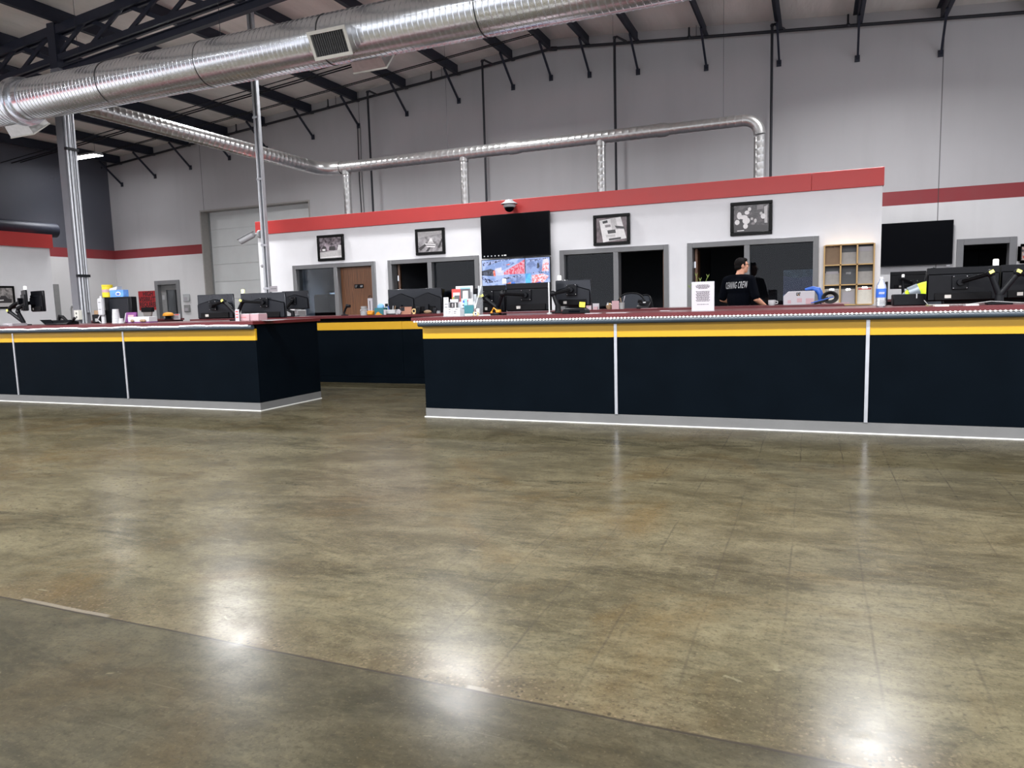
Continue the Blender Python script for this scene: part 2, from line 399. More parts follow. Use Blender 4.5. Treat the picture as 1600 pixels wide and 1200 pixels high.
for a, b, z0, z1 in ops:
    g.bx(x, a, YG, YG+TH, 0, ztop); g.bx(a, b, YG, YG+TH, z1, ztop)
    if z0 > 0: g.bx(a, b, YG, YG+TH, 0, z0)
    x = b
g.bx(x, XR, YG, YG+TH, 0, ztop)
g.prism([(XL, ztop), (XR, ztop), (XR, roof(XR)), (RIDGE_X, RIDGE_Z), (XL, roof(XL))], YG, YG+TH)
struct(g, 'wall_back', smooth=False)
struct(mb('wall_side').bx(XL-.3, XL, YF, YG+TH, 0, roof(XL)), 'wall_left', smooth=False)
g = mb('roof').prism([(XL-.3, roof(XL-.3)), (RIDGE_X, RIDGE_Z), (XR+.3, roof(XR+.3)), (XR+.3, roof(XR+.3)+.12), (RIDGE_X, RIDGE_Z+.12), (XL-.3, roof(XL-.3)+.12)], YF-.3, YG+TH)
struct(g, 'ceiling', smooth=False)

# office block in front of the gable: openings with grey frames
ops = []
for x0, y0, x1, y1 in ((459, 416, 586, 411), (607.5, 409, 747.5, 402), (876, 395, 1044, 384.5), (1075, 382, 1278.5, 370)):
    ops.append((PY(x0, y0+6, YO).x, PY(x1, y1+6, YO).x))
ZH = 2.135
g = mb('office_white'); x = XOL
for a, b in ops:
    g.bx(x, a, YO, YO+.16, 0, ZO-.02); g.bx(a, b, YO, YO+.16, ZH, ZO-.02); x = b
g.bx(x, XOR, YO, YO+.16, 0, ZO-.02)
struct(g, 'wall_office_front', smooth=False)
struct(mb('office_white').bx(XOL, XOL+.14, YO+.16, YG, 0, ZO-.05), 'wall_office_left', smooth=False)
struct(mb('office_white').bx(XOR-.14, XOR, YO+.16, YG, 0, ZO-.05), 'wall_office_right', smooth=False)
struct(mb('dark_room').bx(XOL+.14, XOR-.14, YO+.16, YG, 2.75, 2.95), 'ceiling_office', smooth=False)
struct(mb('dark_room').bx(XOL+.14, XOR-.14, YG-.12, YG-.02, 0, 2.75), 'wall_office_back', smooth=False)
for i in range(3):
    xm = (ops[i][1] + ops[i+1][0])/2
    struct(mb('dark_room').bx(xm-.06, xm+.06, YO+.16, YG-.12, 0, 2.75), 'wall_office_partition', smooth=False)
g = mb('fascia_red'); xs = [XOL-.02, PY(1268, 280, YO).x, XOR+.02]
for a, b in zip(xs, xs[1:]): g.bx(a+.002, b-.002, YO-.04, YO+.2, 2.868, ZO)
struct(g, 'trim_1', smooth=False, bevel=.004)

def frame(n, a, b, mull, solid):
    fw = .075
    g = mb('frame_grey'); d0, d1 = YO-.035, YO+.19
    g.bx(a-.012, a+fw, d0, d1, 0, ZH+.012); g.bx(b-fw, b+.012, d0, d1, 0, ZH+.012); g.bx(a+fw, b-fw, d0, d1, ZH-fw, ZH+.012)
    g.bx(mull-.045, mull+.045, d0, d1, 0, ZH-fw)
    f = struct(g, 'window_%d' % n, bevel=.004)
    l, r = (a+fw, mull-.045), (mull+.045, b-fw)
    gl = l if solid == 'R' else r
    mb('frame_grey').bx(gl[0], gl[1], YO+.02, YO+.12, 0, .12).build('sill', f)
    lab(mb('glass').bx(gl[0]+.005, gl[1]-.005, YO+.07, YO+.078, .12, ZH-fw-.005).build('pane', f), 'glass side pane')
    return f, (r if solid == 'R' else l)
m1 = PY(526, 440, YO).x; f1, d1 = frame(1, *ops[0], m1, 'R')
m2 = PY(672.5, 430, YO).x; f2, d2 = frame(2, *ops[1], m2, 'L')
m3 = PY(963, 430, YO).x; f3, d3 = frame(3, *ops[2], m3, 'R')
m4 = PY(1167, 430, YO).x; f4, d4 = frame(4, *ops[3], m4, 'L')
# closed oak door of the first office, with its small black sign and lever
dd = mb('oak').bx(d1[0]+.006, d1[1]-.006, YO+.09, YO+.135, .01, ZH-.08).build('door_1', None, bevel=.002); dd['kind'] = 'structure'
s0 = RY(554, 444, 568, 450.5, YO+.085)
sg = mb('black_plastic').bx(s0[0], s0[1], YO+.078, YO+.0895, s0[2], s0[3])
sg.m('white'); zc = (s0[2]+s0[3])/2; L = s0[1]-s0[0]
for k in range(3): sg.bx(s0[0]+L*.1, s0[0]+L*(.34-.05*k), YO+.076, YO+.0781, zc+.016-.02*k, zc+.022-.02*k)
sg.sph((s0[0]+L*.72, YO+.077, zc+.014), (.007, .002, .007), 8); sg.bx(s0[0]+L*.67, s0[0]+L*.77, YO+.076, YO+.0781, zc-.02, zc+.006); sg.bx(s0[0]+L*.82, s0[0]+L*.9, YO+.076, YO+.0781, zc-.02, zc+.02)
sg.build('sign_plate', dd)
hx = d1[0]+.07
mb('chrome').tube([(hx, YO+.09, 1.0), (hx, YO+.04, 1.0), (hx+.11, YO+.035, 1.0)], .01, 10).build('door_handle', dd)
# open oak door leaves swung into the dark offices
for n, (hx, sgn, ra) in enumerate(((d2[0], 1, .48), (d3[1], -1, .12), (d4[0], 1, .09)), 2):
    t = struct(mb('oak').bx(0, .045, .0, .86, .01, ZH-.08), 'door_%d' % n, bevel=.002)
    t.location = (hx+(.012 if sgn > 0 else -.057), YO+.2, 0); t.rotation_euler = (0, 0, ra)
    for z in (.25, 1.05, 1.78): mb('chrome').bx(-.006 if sgn > 0 else .03, .016 if sgn > 0 else .052, -.02, .03, z-.055, z+.055).build('hinge', t)
    mb('chrome').tube([(.02, .8, 1.0), (.02 + .07*sgn, .8, 1.0), (.02+.07*sgn, .7, 1.0)], .01, 8).build('door_handle', t)

# bay door in the gable
b = mb('bay_panel'); n = 8; hh = bay[3]/n
for k in range(n):
    b.bx(bay[0], bay[1], YG+.31, YG+.355, k*hh+.006, (k+1)*hh-.006)
    b.bx(bay[0], bay[1], YG+.32, YG+.355, k*hh-.006, k*hh+.006)
bd = struct(b, 'door_5', bevel=.003)
g = mb('mid_grey'); 
for xx in (bay[0]+.0, bay[1]-.05): g.bx(xx, xx+.05, YG+.27, YG+.309, 0, bay[3]-.02)
g.build('track', bd)
g = mb('mid_grey').bx(bay[0]-.03, bay[0]+.012, YG-.012, YG+.3, 0, bay[3]+.03); g.bx(bay[1]-.012, bay[1]+.03, YG-.012, YG+.3, 0, bay[3]+.03); g.bx(bay[0]+.012, bay[1]-.012, YG-.012, YG+.3, bay[3]-.012, bay[3]+.03)
MT['reveal'] = pm('reveal_paint', (150, 146, 142), .6)
g.ms = [MT['reveal']]; struct(g, 'trim_2')
# grey steel door with a tall window left of the bay door
g = mb('frame_grey'); fw = .11
g.bx(dr[0]-.02, dr[0]+fw, YG-.03, YG+.2, 0, dr[3]+.02); g.bx(dr[1]-fw, dr[1]+.02, YG-.03, YG+.2, 0, dr[3]+.02); g.bx(dr[0]+fw, dr[1]-fw, YG-.03, YG+.2, dr[3]-fw, dr[3]+.02)
struct(g, 'trim_3', bevel=.004)
a, c = dr[0]+fw, dr[1]-fw; wd = c-a
g = mb('mid_grey'); z0, z1 = .95, dr[3]-fw-.16
g.bx(a, a+.2, YG+.1, YG+.145, 0, dr[3]-fw); g.bx(c-.12, c, YG+.1, YG+.145, 0, dr[3]-fw); g.bx(a+.2, c-.12, YG+.1, YG+.145, 0, z0); g.bx(a+.2, c-.12, YG+.1, YG+.145, z1, dr[3]-fw)
d6 = struct(g, 'door_6', bevel=.003)
mb('glass').bx(a+.2, c-.12, YG+.12, YG+.126, z0, z1).build('pane', d6)
mb('white').bx(a+.03, a+.13, YG+.094, YG+.1, 1.62, 1.76).build('notice', d6)
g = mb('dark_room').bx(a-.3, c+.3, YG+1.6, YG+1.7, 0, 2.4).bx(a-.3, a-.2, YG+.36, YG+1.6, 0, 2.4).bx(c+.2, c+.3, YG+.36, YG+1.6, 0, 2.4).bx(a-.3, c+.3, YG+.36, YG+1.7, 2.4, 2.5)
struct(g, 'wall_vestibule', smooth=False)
# framed pass-through opening on the right of the gable
g = mb('frame_grey'); fw = .1
for x0, x1, z0, z1 in ((wn[0]-.02, wn[0]+fw, wn[2], wn[3]+.02), (wn[1]-fw, wn[1]+.02, wn[2], wn[3]+.02), (wn[0]+fw, wn[1]-fw, wn[3]-fw, wn[3]+.02), (wn[0]+fw, wn[1]-fw, wn[2], wn[2]+.08)):
    g.bx(x0, x1, YG-.03, YG+.2, z0, z1)
struct(g, 'window_5', bevel=.004)
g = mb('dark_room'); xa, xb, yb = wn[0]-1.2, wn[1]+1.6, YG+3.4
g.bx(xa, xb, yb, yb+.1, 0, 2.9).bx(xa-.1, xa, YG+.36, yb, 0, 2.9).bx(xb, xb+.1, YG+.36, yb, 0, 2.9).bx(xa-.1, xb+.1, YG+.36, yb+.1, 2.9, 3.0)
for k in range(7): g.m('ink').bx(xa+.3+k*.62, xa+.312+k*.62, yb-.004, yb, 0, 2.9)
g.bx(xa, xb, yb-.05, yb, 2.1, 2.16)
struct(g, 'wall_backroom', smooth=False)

# low office block on the far left with its red fascia
XB = -19.5
pb = PX(77, 387, XB); zb0 = pb.z-.02; zb1 = PX(77, 367, XB).z
struct(mb('office_white').bx(XL, XB, YF+3, pb.y, 0, zb0+.03), 'wall_left_office', smooth=False)
struct(mb('fascia_red').bx(XL, XB+.09, YF+3, pb.y+.05, zb0, zb1), 'trim_4', smooth=False)

# ------------------------------------------------------------------ roof steel
PUR = [2.18, .70, -.80, -2.30, -3.81, -4.95, -5.9, -6.88, -8.36, -9.87, -11.37, -12.87, -14.5, -15.88, -17.4, -18.86, -20.3, 3.7, 5.2, 6.7]
grp = 'roof purlins running to the gable wall'
for i, x in enumerate(PUR):
    zt = roof(x)-.002; sl = -SLOPE*(1 if x > RIDGE_X else -1); h = .26
    g = mb('steel_dark').bx(x-.012, x+.012, -4, YG-.01, zt-h, zt-.004); g.bx(x, x+.085, -4, YG-.01, zt-h, zt-h+.012); g.bx(x-.085, x, -4, YG-.01, zt-.012-abs(sl)*.09, zt-.004-abs(sl)*.09)
    o = g.build('roof_purlin')
    nm = 'dark steel roof purlin meeting the gable wall ' 
    where = {0: 'furthest right in view', 1: 'third from the right, just right of the last dark drop pipe', 2: 'directly above the rightmost dark drop pipe', 3: 'between the two rightmost drop pipes',
             4: 'just right of the drop pipe above the tilted document picture', 5: 'one step right of the ridge', 6: 'at the ridge of the roof', 7: 'one step left of the ridge', 8: 'directly right of the duct\'s bottom deflector',
             9: 'directly behind the bottom deflector of the big duct', 10: 'above the leftmost drop pipe', 11: 'ending over the small duct elbow', 12: 'crossing behind the thin unistrut pole', 13: 'left of the thin unistrut pole',
             14: 'right of the lit high-bay fixture', 15: 'passing beside the lit high-bay fixture', 16: 'in the dark far left corner'}.get(i, 'beyond the right edge of the view')
    tag(o, ('dark steel roof purlin ' + where), 'purlin', grp)
    if i < 17:
        s = mb('steel_dark').beam((x, YG-.75, zt-h-.01), (x+.02, YG-.02, zt-h-.62), .042, .042); s.bx(x-.035, x+.06, YG-.03, YG-.012, zt-h-.68, zt-h-.55)
        s.build('flange_brace', o)

def truss(name, label, Y, x0, x1, sep=.50):
    """sloping roof girder of two chords with crossed web members"""
    t = thing(name, label, 'roof truss', (x0, Y, 0)); top = lambda x: roof(x)-.33; bot = lambda x: roof(x)-.33-sep
    g = mb('steel_dark')
    for dy in (-.06, .06): g.beam((0, dy, top(x0)), (x1-x0, dy, top(x1)), .05, .16)
    g.build('top_chord', t)
    g = mb('steel_dark')
    for dy in (-.06, .06): g.beam((0, dy, bot(x0)), (x1-x0, dy, bot(x1)), .05, .1)
    g.build('bottom_chord', t)
    n = max(2, round(abs(x1-x0)/.92)); st = (x1-x0)/n
    for k in range(n):
        a, b = k*st, (k+1)*st
        mb('steel_dark').beam((a, -.02, bot(x0+a)), (b, -.02, top(x0+b)), .035, .075).build('web_brace', t)
        mb('steel_dark').beam((a, .02, top(x0+a)), (b, .02, bot(x0+b)), .035, .075).build('web_brace', t)
    return t
YC = 9.8
XC = PY(129, 500, YC).x
truss('roof_truss', 'cross-braced dark steel roof truss on the grey column, above the big duct', YC, XL+.1, -8.4)
# deep haunch plate girder carrying on from the truss toward the ridge
g = thing('roof_girder', 'deep dark solid steel girder continuing the truss behind the big duct', 'girder', (-8.35, YC, 0))
b = mb('steel_dark'); X1 = RIDGE_X+.05-(-8.35)
b.prism([(0, roof(-8.35)-.95), (X1, roof(RIDGE_X)-1.0), (X1, roof(RIDGE_X)-.27), (0, roof(-8.35)-.27)], -.008, .008); b.build('web_plate', g)
mb('steel_dark').beam((0, 0, roof(-8.35)-.95), (X1, 0, roof(RIDGE_X)-1.0), .22, .03).build('flange', g)
mb('steel_dark').beam((0, 0, roof(-8.35)-.27), (X1, 0, roof(RIDGE_X)-.27), .22, .03).build('flange', g)
mb('steel_dark').bx(-.05, -.01, -.11, .11, roof(-8.35)-1.0, roof(-8.35)-.25).build('end_plate', g)
# steel beam in front of the truss, passing low behind the duct
o = mb('steel_dark'); 
bz = lambda x, d: (x, YC-.35, roof(x)-d)
o.beam(bz(-12.5, 1.2), bz(-6, 1.2), .1, .012).beam(bz(-12.5, 1.33), bz(-6, 1.33), .1, .012).beam(bz(-12.5, 1.265), bz(-6, 1.265), .01, .13)
tag(o.build('roof_beam'), 'dark steel beam rising beside the truss, half hidden by the duct', 'beam')

# the grey column with its conduits
zc = roof(XC)-.25
col = thing('steel_column', 'tall grey steel column rising past the small duct behind the left counter', 'column', (XC, YC, 0))
g = mb('column_grey').bx(-.11, .11, -.11, .11, 0, zc-.75)
g.build('shaft', col, bevel=.02, seg=3)
mb('steel_dark').bx(-.1, .1, -.1, .1, zc-.75, zc+.05).build('cap', col)
mb('column_grey').bx(-.3, .3, -.3, .3, 0, .03).build('base_plate', col)
for dy, r in ((-.085, .02), (-.03, .026), (.03, .016), (.075, .022)):
    mb('conduit').tube([(.115+r, dy, 1.0 + (.25 if dy > 0 else 0)), (.115+r, dy, zc-.9)], r, 12).build('conduit', col)
for z in (1.95, 4.3):
    mb('dark_grey').bx(.108, .175, -.13, .12, z-.025, z+.025).build('pipe_strap', col)
g = mb('register_white').bx(.03, .15, -.185, -.112, 1.12, 1.3); g.m('ink').bx(.075, .11, -.187, -.184, 1.22, 1.26).bx(.075, .11, -.187, -.184, 1.15, 1.19)
lab(g.build('outlet_box', col, bevel=.004), 'cream electrical outlet box')

# the slim unistrut pole with the camera
XP, YP = PY(421, 470, 10.9).x, 10.9
pole = thing('utility_pole', 'slim galvanised strut pole with conduits running up to the duct', 'pole', (XP, YP, 0)); zp = roof(XP)-.26
g = mb('conduit').bx(-.045, -.02, -.035, .035, 0, zp).bx(.02, .045, -.035, .035, 0, zp).bx(-.02, .02, .02, .035, 0, zp); g.build('strut', pole)
mb('conduit').tube([(-.065, -.02, 1.3), (-.065, -.02, zp)], .014, 8).build('conduit', pole)
mb('dark_grey').bx(-.06, .06, -.03, .06, 0, .02).build('base_plate', pole)
for z in (1.6, 2.4, 3.6, 4.7): mb('alu').bx(-.085, .06, -.045, -.034, z-.02, z+.02).build('pipe_strap', pole)
mb('white').sph((-.09, -.03, 2.02), .03, 12).build('sensor', pole)
r = RY(421.5, 447, 433, 456, YP-.06)
g = mb('paper').bx(r[0]-XP, r[1]-XP, -.055, -.05, r[2], r[3]); g.m('ink_grey').bx(r[0]-XP+.02, r[1]-XP-.02, -.056, -.0545, (r[2]+r[3])/2, (r[2]+r[3])/2+.01)
lab(g.build('notice', pole), 'small white paper notice')
p = PY(407, 366, YP)
cm = thing('bullet_camera', 'white bullet security camera on the slim pole pointing left', 'security camera', (XP-.108, YP-.02, p.z))
mb('light_grey').lathe([(0, -.02), (.07, -.02), (.075, 0), (.07, .03), (0, .03)], (0, 0, 0), 20, Ry(PI/2)).build('mount', cm)
mb('white').tube([(-.03, 0, 0), (-.08, -.03, .0), (-.12, -.05, -.02)], .022, 10).build('bracket', cm)
d = Vector((-.8, -.35, -.42)).normalized(); a = Vector((-.08, -.05, .0))
mb('white').tube([a, a+d*.03, a+d*.30], [.03, .056, .056], 16).build('housing', cm)
mb('screen_off').tube([a+d*.302, a+d*.306], .045, 16).build('lens', cm)
mb('white').beam(a+d*.02+Vector((0, 0, .062)), a+d*.36+Vector((0, 0, .062)), .1, .008).build('sun_shield', cm)

# ------------------------------------------------------------------ ducts
YD, ZD, RD = 9.0, 4.99, .335
XD = PY(34, 150, YD).x         # collar
def spiral(b, p0, p1, r, pitch=.09, seg=48, rib=.006, helix=True):
    """straight spiral duct: thin raised lock seams winding round the barrel"""
    p0, p1 = Vector(p0), Vector(p1); d = p1-p0; L = d.length; d.normalize()
    a = d.cross(Vector((0, 0, 1)));  a = a if a.length > 1e-3 else Vector((1, 0, 0)); a.normalize(); c = a.cross(d)
    prof = [(0, 0), (.62, 0), (.70, rib), (.78, rib), (.86, 0)]
    rings = []; n = int(L/pitch)
    for i in range(n+1):
        for f, h in (prof if i < n else prof[:1]):
            ring = []
            for k in range(seg):
                th = 2*PI*k/seg; s = min(L, max(0, (i+f)*pitch + (pitch*(.5-abs(k/seg-.5)) if helix else 0)))
                ring.append(b.bm.verts.new(p0 + d*s + (a*math.cos(th)+c*math.sin(th))*(r+h)))
            rings.append(ring)
    fs = []
    for i in range(len(rings)-1):
        for k in range(seg):
            fs.append(b.bm.faces.new((rings[i][k], rings[i][(k+1) % seg], rings[i+1][(k+1) % seg], rings[i+1][k])))
    b._tag(fs); return b
dk = thing('spiral_duct', 'big round galvanised spiral duct crossing the top left of the view', 'air duct', (XD, YD, ZD))
spiral(mb('galv'), (.3, 0, 0), (19.5, 0, 0), RD, .085, 56).build('barrel', dk)
mb('galv').lathe([(RD-.01, .12), (RD+.004, .12), (RD+.004, .30), (RD+.012, .31), (RD-.01, .31)], (0, 0, 0), 56, Ry(PI/2)).build('sleeve', dk)
mb('galv').lathe([(RD+.02, -.06), (RD+.075, -.05), (RD+.075, -.02), (RD+.03, 0), (RD+.03, .05), (RD+.065, .07), (RD+.065, .10), (RD, .12), (RD-.03, .12), (RD-.03, -.06)], (0, 0, 0), 56, Ry(PI/2)).build('collar', dk)
spiral(mb('galv'), (-5, 0, 0), (-.05, 0, 0), RD+.015, .085, 56).build('barrel', dk)
for x in (2.25, 4.35, 6.6, 9.0):
    mb('seam_dark').lathe([(RD+.007, -.006), (RD+.009, 0), (RD+.007, .006), (RD, .006), (RD, -.006)], (x, 0, 0), 56, Ry(PI/2)).build('joint_band', dk)
for x in (1.5, 4.6, 7.6): mb('pipe_dark').tube([(x, 0, RD), (x, 0, roof(XD+x)-ZD-.1)], .004, 6).build('hanger_wire', dk)

def register(label, x, ang, w_, h_, depth, bright=False):
    """boxed air outlet bolted on the barrel; ang = direction of its outlet below the horizon, seen along the duct"""
    n = Vector((0, -math.cos(ang), -math.sin(ang))); u = Vector((1, 0, 0)); v = u.cross(n)*-1
    T = Matrix((u, v, n)).transposed().to_4x4()
    g = mb('galv_small'); r0 = RD*.86
    A = [(-w_/2+.02, -h_/2+.02), (w_/2-.02, -h_/2+.02), (w_/2-.02, h_/2-.02), (-w_/2+.02, h_/2-.02)]
    B = [(-w_/2, -h_/2), (w_/2, -h_/2), (w_/2, h_/2), (-w_/2, h_/2)]
    va = [g.bm.verts.new(T @ Vector((a, c, r0))) for a, c in A]; vb = [g.bm.verts.new(T @ Vector((a, c, r0+depth))) for a, c in B]
    fs = [g.bm.faces.new((va[i], va[(i+1) % 4], vb[(i+1) % 4], vb[i])) for i in range(4)]; g._tag(fs); t = g.build('air_register', dk); t.location = (x-XD, 0, 0); t['label'] = label
    f = .035; g = mb('register_white'); z0, z1 = r0+depth-.01, r0+depth+.012
    for a0, a1, c0, c1 in ((-w_/2-.01, w_/2+.01, h_/2-f, h_/2+.01), (-w_/2-.01, w_/2+.01, -h_/2-.01, -h_/2+f), (-w_/2-.01, -w_/2+f, -h_/2+f, h_/2-f), (w_/2-f, w_/2+.01, -h_/2+f, h_/2-f)):
        g.bx(a0, a1, c0, c1, z0, z1, T)
    g.build('face_frame', t, bevel=.003)
    g = mb('ink').bx(-w_/2+f, w_/2-f, -h_/2+f, h_/2-f, r0+depth-.09, r0+depth-.085, T); g.build('damper', t)
    g = mb('frame_grey'); k = 15
    for i in range(k):
        xx = -w_/2+f + (i+.5)*(w_-2*f)/k; g.bx(xx-.0022, xx+.0022, -h_/2+f, h_/2-f, r0+depth-.035, r0+depth, T)
    for i in range(1, 4): g.bx(-w_/2+f, w_/2-f, -h_/2+f+i*(h_-2*f)/4-.0015, -h_/2+f+i*(h_-2*f)/4+.0015, r0+depth-.05, r0+depth-.036, T)
    g.build('louvre', t)
    return t
xr = PY(522, 62, 8.7).x
register('square off-white louvred air register on the front of the big duct', xr+.02, .48, .60, .35, .2)
register('boxed metal air outlet on the back underside of the big duct', xr+.22, PI-.72, .55, .36, .16)
register('boxed metal air outlet hanging under the duct at the left edge of view', PY(22, 190, 9.1).x+.1, PI-.9, .62, .40, .22)

# branch duct: from the big duct toward the gable, then along above the office block with drops
ZS = 4.45; YS = 14.55
e = PY(505, 261, YS); A0 = PY(98, 157, YD+.12)
E0 = Vector((e.x, YS, ZS)); X2 = PY(1178, 185, YS).x
br = thing('branch_duct', 'slender galvanised duct running above the office block with an elbow down at its right end', 'air duct', (E0.x, YS, 0))
dirn = (E0-A0).normalized(); A0 = A0+dirn*.26; Z = Vector((E0.x, YS, 0)); rb = .15
spiral(mb('galv_small'), A0-Z, E0-dirn*.45-Z, rb, .11, 28, .003).build('barrel', br)
pts = []; P0, P1, P2 = E0-dirn*.45, E0, E0+Vector((.45, 0, 0))
for i in range(11):
    s = i/10; pts.append(P0*(1-s)**2 + P1*2*s*(1-s) + P2*s*s - Z)
pts = [pts[0]-dirn*.1] + pts + [pts[-1]+Vector((.06, 0, 0))]
mb('galv_small').tube(pts, rb+.004, 28).build('elbow', br)
xa, xb, xc = PY(805, 228, YS).x, PY(1038, 198, YS).x, X2
spiral(mb('galv_small'), P2-Z, Vector((xa, YS, ZS))-Z, .13, .14, 28, .003).build('barrel', br)
mb('galv_small').tube([Vector((xa-.12, YS, ZS))-Z, Vector((xa+.02, YS, ZS))-Z, Vector((xa+.12, YS, ZS))-Z], [.142, .142, .125], 28).build('reducer', br)
spiral(mb('galv_small'), Vector((xa+.1, YS, ZS))-Z, Vector((xb, YS, ZS))-Z, .122, .14, 28, .003).build('barrel', br)
mb('galv_small').tube([Vector((xb-.12, YS, ZS))-Z, Vector((xb+.02, YS, ZS))-Z, Vector((xb+.1, YS, ZS))-Z], [.135, .135, .108], 28).build('reducer', br)
spiral(mb('galv_small'), Vector((xb+.08, YS, ZS))-Z, Vector((xc-.16, YS, ZS))-Z, .105, .14, 28, .003).build('barrel', br)
pts = [Vector((xc-.18+.28*math.sin(t*PI/20), YS, ZS-.28+.28*math.cos(t*PI/20)))-Z for t in range(11)]
mb('galv_small').tube(pts, .107, 24).build('elbow', br)
spiral(mb('galv_small'), Vector((xc+.10, YS, ZS-.28))-Z, Vector((xc+.10, YS, 2.95))-Z, .1, .13, 24, .002).build('drop', br)
for px, py in ((541, 262), (725, 245), (939, 216)):
    x = PY(px, py, YS).x; r_ = .09
    spiral(mb('galv_small'), Vector((x, YS, ZS-.1))-Z, Vector((x, YS, 2.95))-Z, r_, .13, 24, .002).build('drop', br)
    mb('galv_small').tube([Vector((x, YS, ZS-.17))-Z, Vector((x, YS, ZS-.05))-Z], r_+.012, 24).build('collar', br)
for px in (700, 960, 1130): 
    x = PY(px, 230, YS).x; mb('pipe_dark').tube([Vector((x, YS, ZS+.1))-Z, Vector((x, YS, roof(x)-.02))-Z], .003, 6).build('hanger_wire', br)
# dark duct lying behind the left office block's fascia
p = PX(45, 357, -20.2)
tag(mb('steel_dark').tube([(-20.2, 4, p.z), (-20.2, PX(86, 356, -20.2).y, p.z)], .2, 24).build('round_duct', None), 'dark round duct in shadow above the far left red fascia', 'air duct')

# ------------------------------------------------------------------ sprinkler and conduit pipes
YP1 = YG-.16; off = .27
g = thing('sprinkler_main', 'long dark sprinkler pipe following the roof slope along the gable wall', 'pipe', (RIDGE_X, YP1, 0))
for x0, x1 in ((XL+.1, RIDGE_X), (RIDGE_X, XR-.1)):
    mb('pipe_dark').tube([(x0-RIDGE_X, 0, roof(x0)-off), (x1-RIDGE_X, 0, roof(x1)-off)], .032, 10).build('pipe', g)
mb('pipe_dark').tube([(-.02, 0, roof(RIDGE_X)-off), (.12, 0, roof(RIDGE_X)-off-.02)], .05, 10).build('coupling', g)
for px, py in ((514, 165), (675, 118), (1077, 48), (1325, 32), (160, 268), (370, 190)):
    x = PY(px, py, YP1).x; mb('pipe_dark').tube([(x-RIDGE_X, -.04, roof(x)-off), (x-RIDGE_X, -.04, roof(x)-.06)], [.022, .018], 8).build('riser', g)
    mb('pipe_dark').sph((x-RIDGE_X, -.04, roof(x)-off), .045, 10).build('tee', g)
for px, py in ((525, 165), (690, 112), (906, 68), (1088, 47)):
    x = PY(px, py, YP1).x; mb('pipe_dark').tube([(x-RIDGE_X, 0, roof(x)-off), (x-RIDGE_X, 0, roof(x)-.02)], .006, 6).build('hanger_rod', g)
for px in (589, 766, 967.5, 1205.5):
    x = PY(px, 250, YG).x; zt = roof(x)-off-.04; u = x-RIDGE_X; yy = -.14
    d_ = mb('pipe_dark').tube([(u, yy, 3.0), (u, yy, zt+.12)], .028, 8).build('drop_pipe', g)
    mb('pipe_dark').tube([(u, yy, zt+.12), (u+.04, yy+.02, zt+.15), (u+.24, -.02, zt+.04)], .026, 8).build('branch', d_)
    mb('pipe_dark').sph((u, yy, zt+.12), .042, 10).build('elbow', d_)
for i, (dz, Y, r_) in enumerate(((.40, 15.4, .013), (.33, 15.65, .011), (.62, 13.9, .016), (.56, 14.15, .016), (.66, 13.6, .012))):
    x0, x1 = XL+.1, RIDGE_X+.5 if i < 2 else -8.0
    tag(mb('dark_grey').tube([(x0, Y, roof(x0)-dz), (min(x1, RIDGE_X), Y, roof(min(x1, RIDGE_X))-dz)], r_, 8).build('conduit_run'),
        'thin dark conduit run hung under the purlins behind the big duct', 'conduit', 'parallel conduits under the purlins')
for px, nm in ((562, 'dark'), (566, 'grey')):
    x = PY(px, 250, YG).x
    tag(mb('pipe_dark' if nm == 'dark' else 'mid_grey').tube([(x, YG-.02, 3.0), (x-.03, YG-.02, 4.6), (x, YG-.02, roof(x)-.9)], .012, 6).build('wall_cable'), 'thin %s cable on the gable wall beside the small duct elbow' % nm, 'cable')

# ------------------------------------------------------------------ high-bay light fixtures
for i, (x, y, z) in enumerate(LAMPS):
    lb = ('bright linear high-bay light beside the grey column top', 'linear high-bay light above the office front, hidden behind the big duct near the column',
          'linear high-bay light above the office front behind the big duct', 'linear high-bay light above the right end of the office block')[i] if i < 4 else 'unseen linear high-bay light over the open hall floor'
    t = thing('high_bay_fixture', lb, 'ceiling light', (x, y, z), 0, 'high-bay lights')
    mb('light_grey').prism([(-.16, 0), (.16, 0), (.12, .06), (.05, .075), (-.05, .075), (-.12, .06)], -.6, .6, 'yz').build('housing', t)
    mb('lamp_lens').bx(-.575, .575, -.15, .15, -.008, .001).build('diffuser', t)
    for dx in (-.45, .45): mb('pipe_dark').tube([(dx, 0, .07), (dx, 0, roof(x+dx)-z-.01)], .004, 6).build('hanger_wire', t)

